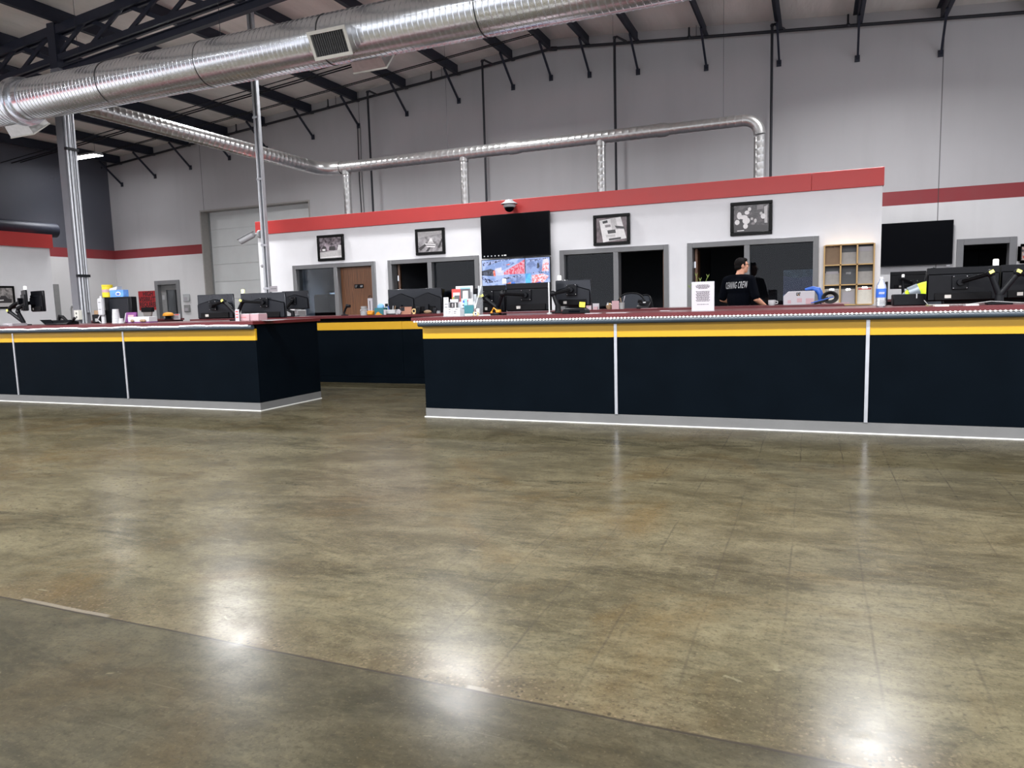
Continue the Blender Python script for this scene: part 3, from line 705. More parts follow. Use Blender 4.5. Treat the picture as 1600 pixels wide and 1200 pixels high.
# ================================================================== COUNTERS
def counter(name, label, x0, x1, y0, dep, joints, over_l, over_r, led=True, style='front', kick='kick', led_wave=0.0, led0=None, seam=()):
    """long service counter; local origin at its left front foot"""
    t = thing(name, label, 'counter', (x0, y0, 0)); L = x1-x0
    js = [0] + sorted(j-x0 for j in joints) + [L]
    # carcass ends and back
    for xa in (0, L-.03): lab(mb('black_panel').bx(xa, xa+.03, .022, dep, .1, ZT-.042).build('end_panel', t), 'black end panel')
    mb('black_panel').bx(.03, L-.03, dep-.03, dep, .1, ZT-.042).build('back_panel', t)
    g = mb(kick).bx(.0, L, .0, .02, 0, .098); g.bx(0, .02, .02, dep, 0, .098).bx(L-.02, L, .02, dep, 0, .098); g.build('toe_kick', t)
    if kick == 'kick':
        g = mb('white_strip').bx(-.012, L+.012, -.012, 0, 0, .009).bx(L, L+.012, 0, dep, 0, .009).bx(-.012, 0, 0, dep, 0, .009); g.build('floor_strip', t)  # thin white strip round the foot of the counter
    for a, b in zip(js, js[1:]):
        mb('black_panel').bx(a+.002, b-.002, .002, .022, .1, .846).build('front_panel', t)
        lab(mb('yellow_band').bx(a+.002, b-.002, -.002, .022, .848, .985 if led else .968).build('yellow_band', t), 'yellow band along the top of the front')
    for s in seam: mb('black_matte').bx(s-x0-.002, s-x0+.002, -.0025, .0, .848, .968).build('seam', t)
    if not led: mb('black_matte').bx(.01, L-.01, .06, .08, .968, ZT-.042).build('reveal', t)
    for j in js[1:-1]:
        if led: mb('alu').bx(j-.014, j+.014, -.009, .004, .1, .985).build('joint_strip', t)
    fo = .066
    g = mb('red_top').bx(-over_l, L+over_r, -fo, dep+.04, ZT-.04, ZT); g.build('countertop', t, bevel=.004, seg=2)
    if led:
        a, b = (-over_l*.2 if over_l else 0), L+over_r*.0
        g = mb('bumper').tube([(a, -fo+.022, 1.006), (b, -fo+.022, 1.006)], .03, 16); g.build('edge_bumper', t)
        g = mb('white_strip'); n = int((b-a+over_l*.5)/.0335); s0 = a-over_l*.5
        st = mb('white_strip')
        zz = lambda x: ZT-.043 + (led_wave*(math.sin(x*5.1)+.7*math.sin(x*11.7+1)+.4*math.sin(x*23)) if led_wave else 0)
        pts = [(s0+.05*k, -fo-.006, zz(s0+.05*k)) for k in range(int((b-s0)/.05)+1)]
        for p, q in zip(pts, pts[1:]): st.beam(p, q, .004, .012, (0, 1, 0)) if False else st.bx(p[0], q[0], p[1]-.001, p[1]+.006, min(p[2], q[2])-(.006 if led_wave else .003), max(p[2], q[2])+(.006 if led_wave else .003))
        st.ms = [MT['white' if led_wave else 'grey_file']]; st.build('led_tape', t)
        pit = .034 if not led_wave else .06; n = int((b-s0)/pit); xl = [s0+(k+.5)*pit for k in range(n)]
        xl.sort(key=lambda x: (x+x0)**2); near, rest = (xl[:100], xl[100:])
        mm = mb('led_white').box((0, 0, 0), (.0135 if not led_wave else .05, .007, .013)).build('led_lamp', t, bevel=.003, smooth=False)
        for i, x in enumerate(near):
            o = mm if i == 0 else mm.copy()
            if i: C.objects.link(o)
            o.location = (x, -fo-.010, zz(x))
        if rest:
            ld = mb('led_white')
            for x in rest: ld.box((x, -fo-.010, zz(x)), (.0135 if not led_wave else .05, .007, .013))
            tag(ld.build('led_lamps', t, smooth=False), kind='stuff')
    return t
YCF = 6.81
counter('service_counter', 'long black and yellow service counter filling the right half, red top with bead lights', PY(663, 580, YCF).x, 3.6, YCF, 1.16,
        [PY(962.5, 580, YCF).x, PY(1354.5, 580, YCF).x, 2.6], .10, 0)
yl = 6.76
xl1 = PY(404, 590, yl).x
counter('service_counter', 'black and yellow service counter on the left with wavy bright light strip', -14.6, xl1, yl, 1.16, [PY(25, 570, yl).x, PY(196.5, 570, yl).x, -12.45], 0, .03, led_wave=.0035)
YB = 9.72
counter('service_counter', 'black and yellow rear counter seen through the gap between the front counters', PY(262, 505, YB).x+.6, PY(1319, 478, YB).x, YB, .92, [-7.6, PY(628, 510, YB).x, -3.3, -1.2], 0, 0, led=False, kick='black_panel')
x = PY(246, 503, 11.6).x
counter('service_counter', 'small far red-topped counter under the warning sign', x-2.2, x, 11.6, .7, [], 0, 0, led=False, kick='black_panel')
counter('service_counter', 'far red-topped work counter behind the water bottle', XOR+.012, 5.5, 14.6, .7, [], 0, 0, led=False, kick='black_panel')

# ================================================================== WALL-MOUNTED THINGS
def picture(name, label, px, Y, shapes, dark, light, scale, seed, fw=.055, axis='y', X=None):
    """framed black and white photograph; shapes are (colour key, polygon in 0..1) drawn on the print"""
    if axis == 'y':
        x0, x1, z0, z1 = RY(*px, Y); W, Hh = x1-x0, z1-z0; t = thing(name, label, 'picture', ((x0+x1)/2, Y, (z0+z1)/2))
    else:
        a, b_ = PX(px[0], (px[1]+px[3])/2, X), PX(px[2], (px[1]+px[3])/2, X); Hh = PX(px[2], px[1], X).z - PX(px[2], px[3], X).z
        W = abs(a.y-b_.y); t = thing(name, label, 'picture', (X, (a.y+b_.y)/2, PX(px[2], (px[1]+px[3])/2, X).z), PI/2)
    g = mb('photo_black'); w2, h2 = W/2, Hh/2
    for q in ((-w2, w2, h2-fw, h2), (-w2, w2, -h2, -h2+fw), (-w2, -w2+fw, -h2+fw, h2-fw), (w2-fw, w2, -h2+fw, h2-fw)): g.bx(q[0], q[1], -.05, -.002, q[2], q[3])
    g.build('frame', t, bevel=.006)
    g = mb(photo_mat('print_'+str(seed), dark, light, scale, seed)).bx(-w2+fw, w2-fw, -.03, -.004, -h2+fw, h2-fw)
    iw, ih = W-2*fw, Hh-2*fw
    for i, (k, poly) in enumerate(shapes):
        g.m(k).face([(-iw/2+u*iw, -.0302-.0003*i, -ih/2+v*ih) for u, v in poly])
    g.build('print', t, smooth=False, fix=False); return t
for k, c in (('p_white', (226, 222, 222)), ('p_light', (190, 186, 186)), ('p_mid', (128, 122, 124)), ('p_dark', (58, 54, 56)), ('p_black', (26, 24, 26)), ('p_mauve', (112, 98, 102))): mk(k, c, .3, var=.1, scale=30)
def ell(cx, cy, rx, ry, n=10): return [(cx+rx*math.cos(2*PI*i/n), cy+ry*math.sin(2*PI*i/n)) for i in range(n)]
yo = YO-.0
picture('framed_picture', 'small framed photograph of parked vehicles in snow above the oak door office', (497.5, 367, 538.5, 407.5), yo, [
    ('p_light', [(0, 0), (1, 0), (1, .38), (0, .3)]), ('p_dark', [(.08, .34), (.3, .34), (.3, .55), (.2, .62), (.08, .5)]), ('p_white', [(.12, .36), (.26, .36), (.26, .46), (.12, .46)]), ('p_dark', [(.42, .38), (.72, .38), (.7, .56), (.45, .56)]),
    ('p_white', [(.8, .36), (.98, .36), (.98, .6), (.86, .62)]), ('p_white', [(0, .02), (1, .02), (1, .1), (0, .06)])], (58, 52, 56), (168, 156, 164), 9, 1.7)
picture('framed_picture', 'framed photograph of a pale boat-like machine on ploughed ground above the second office', (650.5, 357, 696, 398), yo, [
    ('p_light', [(0, .7), (1, .86), (1, 1), (0, 1)]), ('p_dark', [(.0, .2), (.5, .55), (.56, .56), (.1, .08)]), ('p_dark', [(.3, .02), (.62, .5), (.66, .5), (.42, .02)]), ('p_dark', [(.8, .2), (.98, .62), (1, .5), (.88, .15)]),
    ('p_white', [(.28, .42), (.72, .36), (.7, .2), (.36, .24)]), ('p_light', [(.38, .42), (.66, .4), (.6, .56), (.46, .56)]), ('p_white', [(.46, .5), (.6, .5), (.58, .66), (.5, .66)]), ('p_dark', [(.3, .36), (.7, .31), (.7, .28), (.31, .32)])], (112, 108, 110), (176, 172, 174), 6, 4.1)
picture('framed_picture', 'framed photograph of a tilted printed sheet on dark wood above the third office', (928, 335, 985, 383), yo, [
    ('p_white', [(.1, .9), (.8, 1), (.98, .12), (.22, .0)]), ('p_light', [(.46, .96), (.62, .98), (.72, .5), (.52, .48)]), ('p_black', [(.2, .86), (.36, .9), (.38, .8), (.22, .76)]), ('p_mid', [(.28, .7), (.46, .72), (.48, .62), (.3, .6)]),
    ('p_dark', [(.36, .48), (.62, .5), (.64, .36), (.38, .34)]), ('p_dark', [(.6, .66), (.9, .6), (.94, .5), (.66, .54)]), ('p_light', [(.3, .3), (.62, .3), (.62, .22), (.32, .2)]), ('p_dark', [(.4, .14), (.8, .18), (.8, .1), (.42, .06)])], (78, 66, 68), (128, 112, 116), 7, 7.3)
picture('framed_picture', 'largest framed photograph, people in white bending over work, above the man', (1141.5, 315, 1207, 367.5), yo, [
    ('p_dark', [(0, 0), (1, 0), (1, .22), (0, .3)]), ('p_light', [(.88, .3), (.96, .3), (.96, .95), (.86, .9)]), ('p_mid', [(.66, .8), (.84, .82), (.84, .98), (.66, .96)])] +
    [('p_white', ell(.16, .62, .07, .14)), ('p_white', ell(.28, .56, .12, .08)), ('p_white', ell(.1, .38, .07, .1)), ('p_white', ell(.36, .42, .11, .13)), ('p_white', ell(.34, .22, .07, .1)), ('p_white', ell(.38, .72, .07, .08)), ('p_white', ell(.45, .84, .05, .07)),
     ('p_white', ell(.84, .55, .07, .1)), ('p_light', ell(.78, .66, .04, .06)), ('p_light', ell(.52, .48, .04, .05)), ('p_light', ell(.62, .4, .04, .08)), ('p_white', [(.1, .04), (.3, .05), (.3, .08), (.1, .07)]), ('p_mid', ell(.56, .3, .06, .05))], (36, 32, 34), (98, 92, 94), 9, 9.9)
picture('framed_picture', 'framed photograph of an old car on the far left office block wall', (-22, 447, 22, 482), 0, [
    ('p_light', [(0, 0), (1, 0), (1, .2), (0, .24)]), ('p_dark', [(.3, .2), (.92, .2), (.95, .4), (.8, .42), (.7, .58), (.5, .58), (.42, .42), (.3, .38)]), ('p_white', [(.36, .3), (.6, .32), (.6, .38), (.36, .36)]), ('p_dark', [(.0, .6), (.3, .9), (.5, .6)])], (88, 84, 84), (176, 170, 168), 6, 12.4, fw=.05, axis='x', X=XB)

def tv(name, label, px, Y, on=False):
    x0, x1, z0, z1 = RY(*px, Y); t = thing(name, label, 'television', ((x0+x1)/2, Y, (z0+z1)/2)); W, Hh = x1-x0, z1-z0
    mb('black_plastic').bx(-W/2, W/2, -.05, 0, -Hh/2, Hh/2).build('housing', t, bevel=.006)
    mb('black_matte').bx(-W*.25, W*.25, 0, .052, -Hh*.25, Hh*.25).build('wall_bracket', t)
    return t, W, Hh
t, W, Hh = tv('television', 'large dark television hung high over the lit screen on the office wall', (753, 333.5, 860.5, 402), YO-.11)
g = mb('screen_off').bx(-W/2+.012, W/2-.012, -.053, -.049, -Hh/2+.02, Hh/2-.012)
g.m(screen_mat('icon_white', (235, 235, 235), (210, 215, 225), 4, .8))
for i in range(6): g.bx(-W/2+.05+.075*i, -W/2+.075+.075*i, -.0535, -.053, -Hh/2+.035, -Hh/2+.055)
g.bx(-W/2+.47, -W/2+.52, -.0535, -.053, -Hh/2+.034, -Hh/2+.058); g.build('screen', t, smooth=False)
t, W, Hh = tv('television', 'lit television showing four camera views under the dark television', (754.5, 403.5, 861.5, 453), YO-.11, True)
zb, zt_ = -Hh/2, Hh/2
g = mb(screen_mat('view_snow', (176, 196, 246), (132, 158, 214), 5, .92)).bx(-W/2+.012, W/2-.012, -.053, -.049, -Hh/2+.012, Hh/2-.012)
SV = {k: screen_mat('view_'+k, *a) for k, a in {'pink': ((226, 70, 96), (236, 170, 190), 34, .9), 'dark': ((34, 38, 52), (84, 92, 116), 22, .8), 'red': ((232, 84, 70), (240, 150, 130), 18, .95), 'cyan': ((92, 196, 246), (70, 160, 226), 6, .95),
      'pale': ((226, 222, 244), (200, 206, 240), 12, .95), 'speck': ((52, 60, 88), (170, 186, 236), 30, .9), 'blue': ((60, 110, 220), (90, 150, 236), 12, .95), 'mix': ((240, 130, 130), (240, 230, 244), 26, .95), 'grey': ((112, 132, 184), (150, 172, 226), 8, .9)}.items()}
def pv(k, poly, i): g.m(SV[k]).face([(-W/2+u*W, -.0535-.0002*i, -Hh/2+v*Hh) for u, v in poly])
for i, (k, poly) in enumerate((('pink', [(.3, .5), (.36, .62), (.64, .95), (.64, .5)]), ('pale', [(.22, .48), (.33, .48), (.33, .74), (.2, .7)]), ('dark', [(0, .5), (0, .64), (.14, .7), (.2, .64), (.2, .46)]), ('red', [(.17, .62), (.2, .66), (.21, .46), (.18, .46)]),
        ('speck', [(.02, .9), (.24, .97), (.5, .98), (.3, .93), (.12, .82), (.02, .8)]), ('grey', [(.3, .62), (.3, .84), (.46, .9), (.5, .84)]), ('red', [(.36, .8), (.42, .84), (.42, .79)]), ('speck', [(0, .46), (.0, .36), (.2, .3), (.32, .4), (.62, .48), (.62, .44), (.3, .3), (.06, .24)]),
        ('grey', [(.32, .06), (.32, .34), (.62, .42), (.62, .06)]), ('red', [(.36, .02), (.36, .2), (.43, .26), (.43, .02)]), ('blue', [(.44, .1), (.44, .24), (.47, .27), (.5, .22), (.49, .08)]), ('dark', [(.637, .5), (.65, .5), (.65, .98), (.637, .98)]),
        ('cyan', [(.645, .02), (.72, .02), (.72, .5), (.645, .5)]), ('pale', [(.66, .54), (.98, .54), (.98, .96), (.66, .96)]), ('grey', [(.66, .54), (.88, .5), (.9, .96), (.66, .96)]), ('dark', [(.81, .66), (.83, .64), (.85, .7), (.84, .82), (.82, .82)]), ('mix', [(.88, .56), (.98, .56), (.98, .84), (.9, .78)]),
        ('mix', [(.74, .16), (.9, .2), (.98, .4), (.9, .48), (.74, .44)]), ('blue', [(.76, .06), (.88, .1), (.86, .24), (.78, .2)]), ('red', [(.9, .03), (.98, .03), (.98, .2), (.9, .16)]), ('speck', [(.74, .5), (.98, .5), (.98, .55), (.74, .53)]), ('speck', [(.66, .9), (.96, .97), (.98, .94), (.68, .86)]))): pv(k, poly, i)
g.build('screen', t, smooth=False, fix=False)
t, W, Hh = tv('television', 'large dark television on the right hall wall beside the office block corner', (1372, 347, 1488.5, 415), YG-.09)
mb('screen_off').bx(-W/2+.012, W/2-.012, -.053, -.049, -Hh/2+.02, Hh/2-.012).build('screen', t)
mb('white').bx(W/2-.1, W/2-.04, -.03, .0, -Hh/2-.045, -Hh/2-.001).build('cable_box', t)

p = PY(797, 322, YO-.2)
dc = thing('dome_camera', 'white dome security camera mounted on the red fascia', 'security camera', (p.x, YO-.04, p.z))
mb('white').tube([(0, 0, .03), (0, -.16, .05)], .05, 16).build('bracket', dc)
mb('white').lathe([(0, .115), (.06, .11), (.1, .07), (.108, .03), (.108, -.02), (.098, -.03), (0, -.03)], (0, -.2, .0), 28).build('housing', dc)
mb('white').lathe([(.1, .05), (.155, .02), (.16, .012), (.1, .035)], (0, -.2, .02), 28).build('sun_shield', dc)
mb('screen_off').sph((0, -.2, -.03), (.09, .09, .085), 20).build('dome', dc)

# warning sign, thermostats, raceway
x0, x1, z0, z1 = RY(216.5, 454.5, 247, 484.5, YG-.02)
sg = thing('wall_sign', 'red wall sign with black capitals left of the grey steel door', 'sign', ((x0+x1)/2, YG, (z0+z1)/2)); W, Hh = x1-x0, z1-z0
mb('sign_red').bx(-W/2, W/2, -.012, 0, -Hh/2, Hh/2).build('plate', sg)
TX = lambda x, y, z: Matrix.Translation((x, y, z)) @ Matrix.Rotation(PI/2, 4, 'X')
g = mb('ink')
for i, (s, sx) in enumerate((('HIGH', .5), ('VISIBILITY', .96), ('REQUIRED', .92))): g.text(s, Hh*.33, TX(0, -.013, Hh*(.34-.28*i)), .001, fit=sx*W, bold=.004)
g.build('lettering', sg, smooth=False)
for (px, nm, k) in (((286.5, 459, 296, 471), 'upper white control box on the wall right of the grey steel door', 'light_grey'), ((288, 476, 296.5, 487.5), 'lower grey control box on the wall right of the grey steel door', 'mid_grey')):
    x0, x1, z0, z1 = RY(*px, YG-.03); t = thing('control_box', nm, 'control box', ((x0+x1)/2, YG, (z0+z1)/2)); a, c = (x1-x0)/2, (z1-z0)/2
    mb(k).bx(-a, a, -.05, 0, -c, c).build('cover', t, bevel=.01); mb('paper').bx(-a*.6, a*.5, -.053, -.05, -c*.7, c*.1).build('label_plate', t)
a, c = PX(85, 444, XL+.03), PX(93, 498, XL+.03)
rw = thing('wall_raceway', 'grey vertical wiring raceway on the side wall left of the column', 'raceway', (XL, (a.y+c.y)/2, 0))
mb('mid_grey').bx(0, .07, -.08, .08, .9, a.z).build('channel', rw, bevel=.004); mb('mid_grey').bx(0, .12, -.2, -.08, .9, 1.5).build('junction_box', rw, bevel=.004)
a = PY(114, 477, YC+.9)
tag(mb('mid_grey').tube([(a.x-.07, YC+.9, 0), (a.x-.07, YC+.9, a.z-.08), (a.x-.03, YC+.9, a.z-.02), (a.x+.03, YC+.9, a.z-.02), (a.x+.07, YC+.9, a.z-.08), (a.x+.07, YC+.9, 0)], .02, 10).build('pipe_guard'), 'bent grey pipe hoop left of the grey column', 'pipe hoop')

# three by three wooden wall organiser with its contents
x0, x1, z0, z1 = RY(1287.5, 382, 1365, 476, YO-.1)
D = .14; y1 = YO-.002; W, Hh = x1-x0, z1-z0
og = thing('wall_organizer', 'pale wooden nine-pocket organiser on the white wall behind the counter', 'organizer', (x0, YO, z0))
g = mb('gold_wood'); 
for i in range(4):
    u = W*i/3; g.bx(u-.011, u+.011, -D, -.012, 0, Hh)
lab(g.build('upright', og), 'pale wood uprights')
for j in range(4):
    v = Hh*j/3; mb('gold_wood').bx(.011, W-.011, -D, -.012, v-.009, v+.009).build('shelf', og)
mb('dark_file').bx(0, W, -.012, -.002, 0, Hh).build('back_panel', og)
cw, ch = W/3, Hh/3
def cell(i, j): return x0+cw*(i+.5), z0+ch*j+.0095
def clipboard(name, label, i, j, k, hgt, clip=True, wd=.82, lean=.25, sheet=None, cat='clipboard'):
    cx, cz = cell(i, j); t = thing(name, label, cat, (cx, YO-.115, cz)); w2 = cw*wd/2; T = Matrix.Rotation(-math.atan2(.06, hgt), 4, 'X')
    mb(k).bx(-w2, w2, 0, .006, 0, hgt, T).build('board', t)
    if sheet: mb(sheet[0]).bx(-w2*.86, w2*.86, -.004, -.001, .02 if len(sheet) < 2 else hgt*sheet[1], hgt*(.93 if len(sheet) < 3 else sheet[2]), T).build('sheet', t)
    if clip:
        mb('chrome').bx(-w2*.35, w2*.35, -.012, -.001, hgt-.03, hgt+.006, T).build('clip', t)
    return t
clipboard('clipboard', 'brown clipboard in the top left organiser pocket', 0, 2, 'brown_board', ch*.96, wd=.9)
clipboard('document_sleeve', 'grey translucent document sleeve in the top middle organiser pocket', 1, 2, 'grey_file', ch*.62, clip=False, wd=.88, cat='document sleeve')
clipboard('document_sleeve', 'grey document sleeve with a white sheet in the top right organiser pocket', 2, 2, 'grey_file', ch*.86, clip=False, wd=.9, sheet=('paper', .72, 1.0), cat='document sleeve')
clipboard('document_sleeve', 'grey file with white paper edges in the middle left organiser pocket', 0, 1, 'grey_file', ch*.62, clip=False, wd=.88, sheet=('paper', .88, 1.12), cat='document file')
clipboard('document_sleeve', 'black file with a clip in the centre organiser pocket', 1, 1, 'dark_file', ch*.6, wd=.88, cat='document file')
clipboard('document_sleeve', 'plain grey file in the middle right organiser pocket', 2, 1, 'grey_file', ch*.64, clip=False, wd=.9, cat='document file')
clipboard('clipboard', 'printed sheet on a clipboard in the bottom left organiser pocket', 0, 0, 'cream_file', ch*.8, wd=.9, sheet=('grey_file', .45, .95))
clipboard('clipboard', 'white notepad on a grey board in the bottom middle organiser pocket', 1, 0, 'grey_file', ch*.78, wd=.86, sheet=('paper', .05, .82))
clipboard('clipboard', 'cream form on a clipboard with a red mark in the bottom right organiser pocket', 2, 0, 'cream_file', ch*.86, wd=.9, sheet=('red_print', .84, .92))

# framed snack sign at the far right edge
x0, x1, z0, z1 = RY(1590, 380.5, 1626, 411, YG-.05)
t = thing('wall_display', 'rounded black wall box with a colourful front at the right edge', 'wall sign', ((x0+x1)/2, YG, (z0+z1)/2)); a, c = (x1-x0)/2, (z1-z0)/2
mb('black_plastic').bx(-a, a, -.09, 0, -c, c).build('housing', t, bevel=.05, seg=4)
g = mb(photo_mat('sign_art', (38, 26, 26), (176, 150, 140), 22, 3.3)).bx(-a+.06, a-.06, -.094, -.09, -c+.06, c-.06)
g.m('orange_glass').bx(-a+.08, a*.4, -.096, -.0935, -c*.5, -c*.2).m('white').sph((-a+.12, -.096, c*.72), (.03, .006, .03), 10).sph((-a+.1, -.096, -c*.12), (.025, .006, .025), 10); g.m('p_mauve').bx(-a+.1, a*.3, -.0955, -.0935, -c*.1, c*.3)
g.build('front', t, smooth=False)

# ================================================================== MONITORS AND ARMS
def monitor(label, px=None, Y=7.5, yaw=0.0, style='flat', wh=None, c=None, group='computer monitors', stand=False, lowbox=True, ports=True, tilt=0.0):
    """desk screen seen from behind; local +y is the screen side"""
    if px: x0, x1, z0, z1 = RY(*px, Y); W, Hh = x1-x0, z1-z0; c = Vector(((x0+x1)/2, Y, (z0+z1)/2))
    else: W, Hh = wh
    t = thing('computer_monitor', label, 'monitor', c, yaw, group); w2, h2 = W/2, Hh/2; T = Matrix.Rotation(tilt, 4, 'X')
    mb('black_plastic' if style == 'flat' else 'gloss_back').bx(-w2, w2, 0, .028, -h2, h2, T).build('housing', t, bevel=.006)
    mb('screen_off').bx(-w2+.008, w2-.008, .028, .031, -h2+.012, h2-.008, T).build('screen', t)
    if style == 'chevron':
        pk = h2*.62; ed = h2*.2
        g = mb('dark_grey').prism([(-w2+.004, -h2+.004), (w2-.004, -h2+.004), (w2-.004, ed), (.0, pk), (-w2+.004, ed)], -.016, .0, T=T); g.build('back_shell', t, bevel=.01, seg=2)
    elif style == 'double':
        g = mb('dark_grey')
        for q in (-1, 1):
            a, b = (q*.006, q*(w2-.004)); g.prism([(a, -h2+.004), (b, -h2+.004), (b, h2*.2), ((a+b)/2, h2*.66), (a, h2*.2)], -.014, 0, T=T)
        g.build('back_shell', t, bevel=.008, seg=2)
    else:
        mb('black_plastic').bx(-w2+.004, w2-.004, -.014, 0, -h2+.006, h2*.62, T).build('back_shell', t, bevel=.008, seg=2)
        g = mb('dark_grey')
        for k in range(14): g.bx(-w2*.55+k*.016, -w2*.55+.01+k*.016, -.0155, -.013, h2*.5, h2*.56, T)
        g.build('vent_slots', t)
    if lowbox:
        mb('black_matte').bx(-w2*.78, w2*.78, -.03, -.012, -h2*.94, -h2*.5, T).build('port_bay', t, bevel=.004)
        if ports:
            g = mb('grey_file').bx(-w2*.5, -w2*.32, -.033, -.029, -h2*.82, -h2*.62, T).build('port_sticker', t)
    return t
def arm(label, base, arms, beacon=None, group='monitor arms'):
    """desk clamp arm; arms = list of (elbow, vesa centre, tag?) in world space; vesa faces +y"""
    b = Vector(base); t = thing('monitor_arm', label, 'monitor arm', b, 0, group)
    mb('black_plastic').bx(-.09, .09, -.05, .06, 0, .018).build('base_plate', t, bevel=.005)
    mb('black_plastic').lathe([(.035, .015), (.032, .05), (.028, .1), (0, .1)], (0, 0, 0), 16).build('post', t)
    for q in arms:
        e, v = Vector(q[0])-b, Vector(q[1])-b
        mb('black_plastic').tube([(0, 0, .07), (0, 0, .085)], .03, 12).tube([(0, 0, .075), e], [.026, .022], 12).sph(e, .034, 12).build('lower_arm', t)
        mid = (e+v)/2; dv = (v-e).normalized()
        mb('black_matte').beam(e+Vector((0, -.012, 0)), v+Vector((0, -.02, 0))-dv*.02, .034, .052, (0, 1, 0)).build('upper_arm', t, bevel=.012, seg=2)
        g = mb('black_plastic').bx(v.x-.06, v.x+.06, v.y-.012, v.y, v.z-.06, v.z+.06).tube([v+Vector((0, -.012, 0)), v+Vector((0, -.05, 0))], .03, 12); g.build('vesa_plate', t, bevel=.003)
        g = mb('chrome')
        for sx in (-1, 1):
            for sz in (-1, 1): g.sph((v.x+sx*.05, v.y-.014, v.z+sz*.05), .006, 8)
        lab(g.build('screws', t), 'four bright screws')
        if len(q) > 2 and q[2]: lab(mb('yellow_tag').box(e+Vector((.0, -.036, .012)), (.034, .006, .024), Ry(.5 if v.x > e.x else -.5)).build('tag', t), 'pale yellow tag')
    return t
def beacon(label, p, yellow=False):
    p = Vector(p); t = thing('status_light', label, 'status light', p, 0, 'status lights on the monitors')
    mb('beacon_yellow' if yellow else 'beacon_white').lathe([(.0, .05), (.018, .049), (.022, .042), (.022, 0), (0, 0)], (0, 0, 0), 18).build('cap', t)
    mb('white').lathe([(.024, 0), (.024, -.006), (0, -.006)], (0, 0, 0), 18).build('base', t)
    return t
def topz(px, py, Y): return PY(px, py, Y)

# left counter, far left: two screens turned away on a double arm
YM = 7.35
B = PY(37, 505, YM); B.z = ZT
v1, v2 = PY(33, 471, YM), PY(52.5, 471, YM+.02)
m = monitor('monitor seen nearly edge-on at the left end of the left counter', Y=YM, yaw=-.48, wh=(.46, .31), c=v1+Rz(-.48) @ Vector((.03, .03, .01)))
m = monitor('monitor turned away on the right of the double arm at the left counter end', Y=YM, yaw=-.26, wh=(.46, .31), c=v2+Rz(-.26) @ Vector((.05, .03, .0)))
t = thing('monitor_arm', 'black double monitor arm with one yellow tag at the left counter end', 'monitor arm', B)
mb('black_plastic').bx(-.1, .1, -.05, .06, 0, .016).build('base_plate', t, bevel=.004)
for (e, v, yt) in ((PY(15, 487, YM), v1, 1), (PY(28, 487, YM-.04), v2, 0)):
    e, v = e-B, v-B
    mb('black_plastic').tube([(0, 0, .016), (0, 0, .05), e], [.03, .03, .026], 12).sph(e, .034, 12).build('lower_arm', t)
    mid = (e+v)/2+Vector((-.02, 0, .03)); mb('black_matte').tube([e, e+Vector((.01, 0, .05)), mid, v], [.026, .03, .03, .02], 12).build('upper_arm', t)
    mb('black_plastic').beam(v-Vector((.012, 0, 0)), v+Vector((.012, 0, 0)), .1, .1).build('vesa_plate', t)
    if yt: lab(mb('yellow_tag').box(e+Vector((0, -.036, .02)), (.035, .006, .03)).build('tag', t), 'pale yellow tag')
beacon('white status light on the edge-on monitor at far left', v1+Rz(-.48) @ Vector((.2, .045, .172)))

# left counter, right group
m1_ = (309, 460, 365, 498); mA = monitor('glossy black monitor with chevron back at the left of the left counter trio', m1_, 7.45, style='chevron')
m2_ = (376.5, 457.5, 446, 497); mB = monitor('glossy black monitor in the middle of the left counter trio', m2_, 7.47, style='chevron')
b0 = PY(371, 500, 7.32); b0.z = ZT
vA, vB = PY(333, 477.5, 7.42), PY(413, 472.5, 7.44)
arm('black double monitor arm with yellow tags between the left trio monitors', b0, [(PY(350, 471, 7.30), vA, 1), (PY(379, 471, 7.30), vB, 1)])
p = PY(378.5, 457, 7.47); beacon('pale yellow status light on the corner of the left trio middle monitor', (p.x, 7.484, mB.location.z+ (RY(*m2_, 7.47)[3]-RY(*m2_, 7.47)[2])/2+.006), True)
m3_ = (441, 454.5, 482, 483); YM3 = 10.05
mC = monitor('smaller black monitor behind the trio, on the rear counter by the oak door office', m3_, YM3, style='chevron', lowbox=False)
b0 = PY(458, 496, YM3-.12); b0.z = ZT
arm('black single monitor arm on the rear counter holding the smaller monitor', b0, [(PY(447, 483, YM3-.13), PY(458, 470, YM3-.03), 0)])

# rear counter pair
q = (606.5, 451, 690, 488.5); mD = monitor('pair of joined black monitors with glossy twin-chevron backs on the rear counter', q, 10.2, style='double', ports=False)
x0, x1, z0, z1 = RY(*q, 10.2)
for s in (-.25, .25): mb('black_plastic').bx(s*(x1-x0)-.12, s*(x1-x0)+.12, -.12, .08, ZT-mD.location.z+.001, ZT-mD.location.z+.014).build('stand_foot', mD); mb('dark_grey').bx(s*(x1-x0)-.03, s*(x1-x0)+.03, -.055, -.03, ZT-mD.location.z+.014, -.06).build('stand_neck', mD)

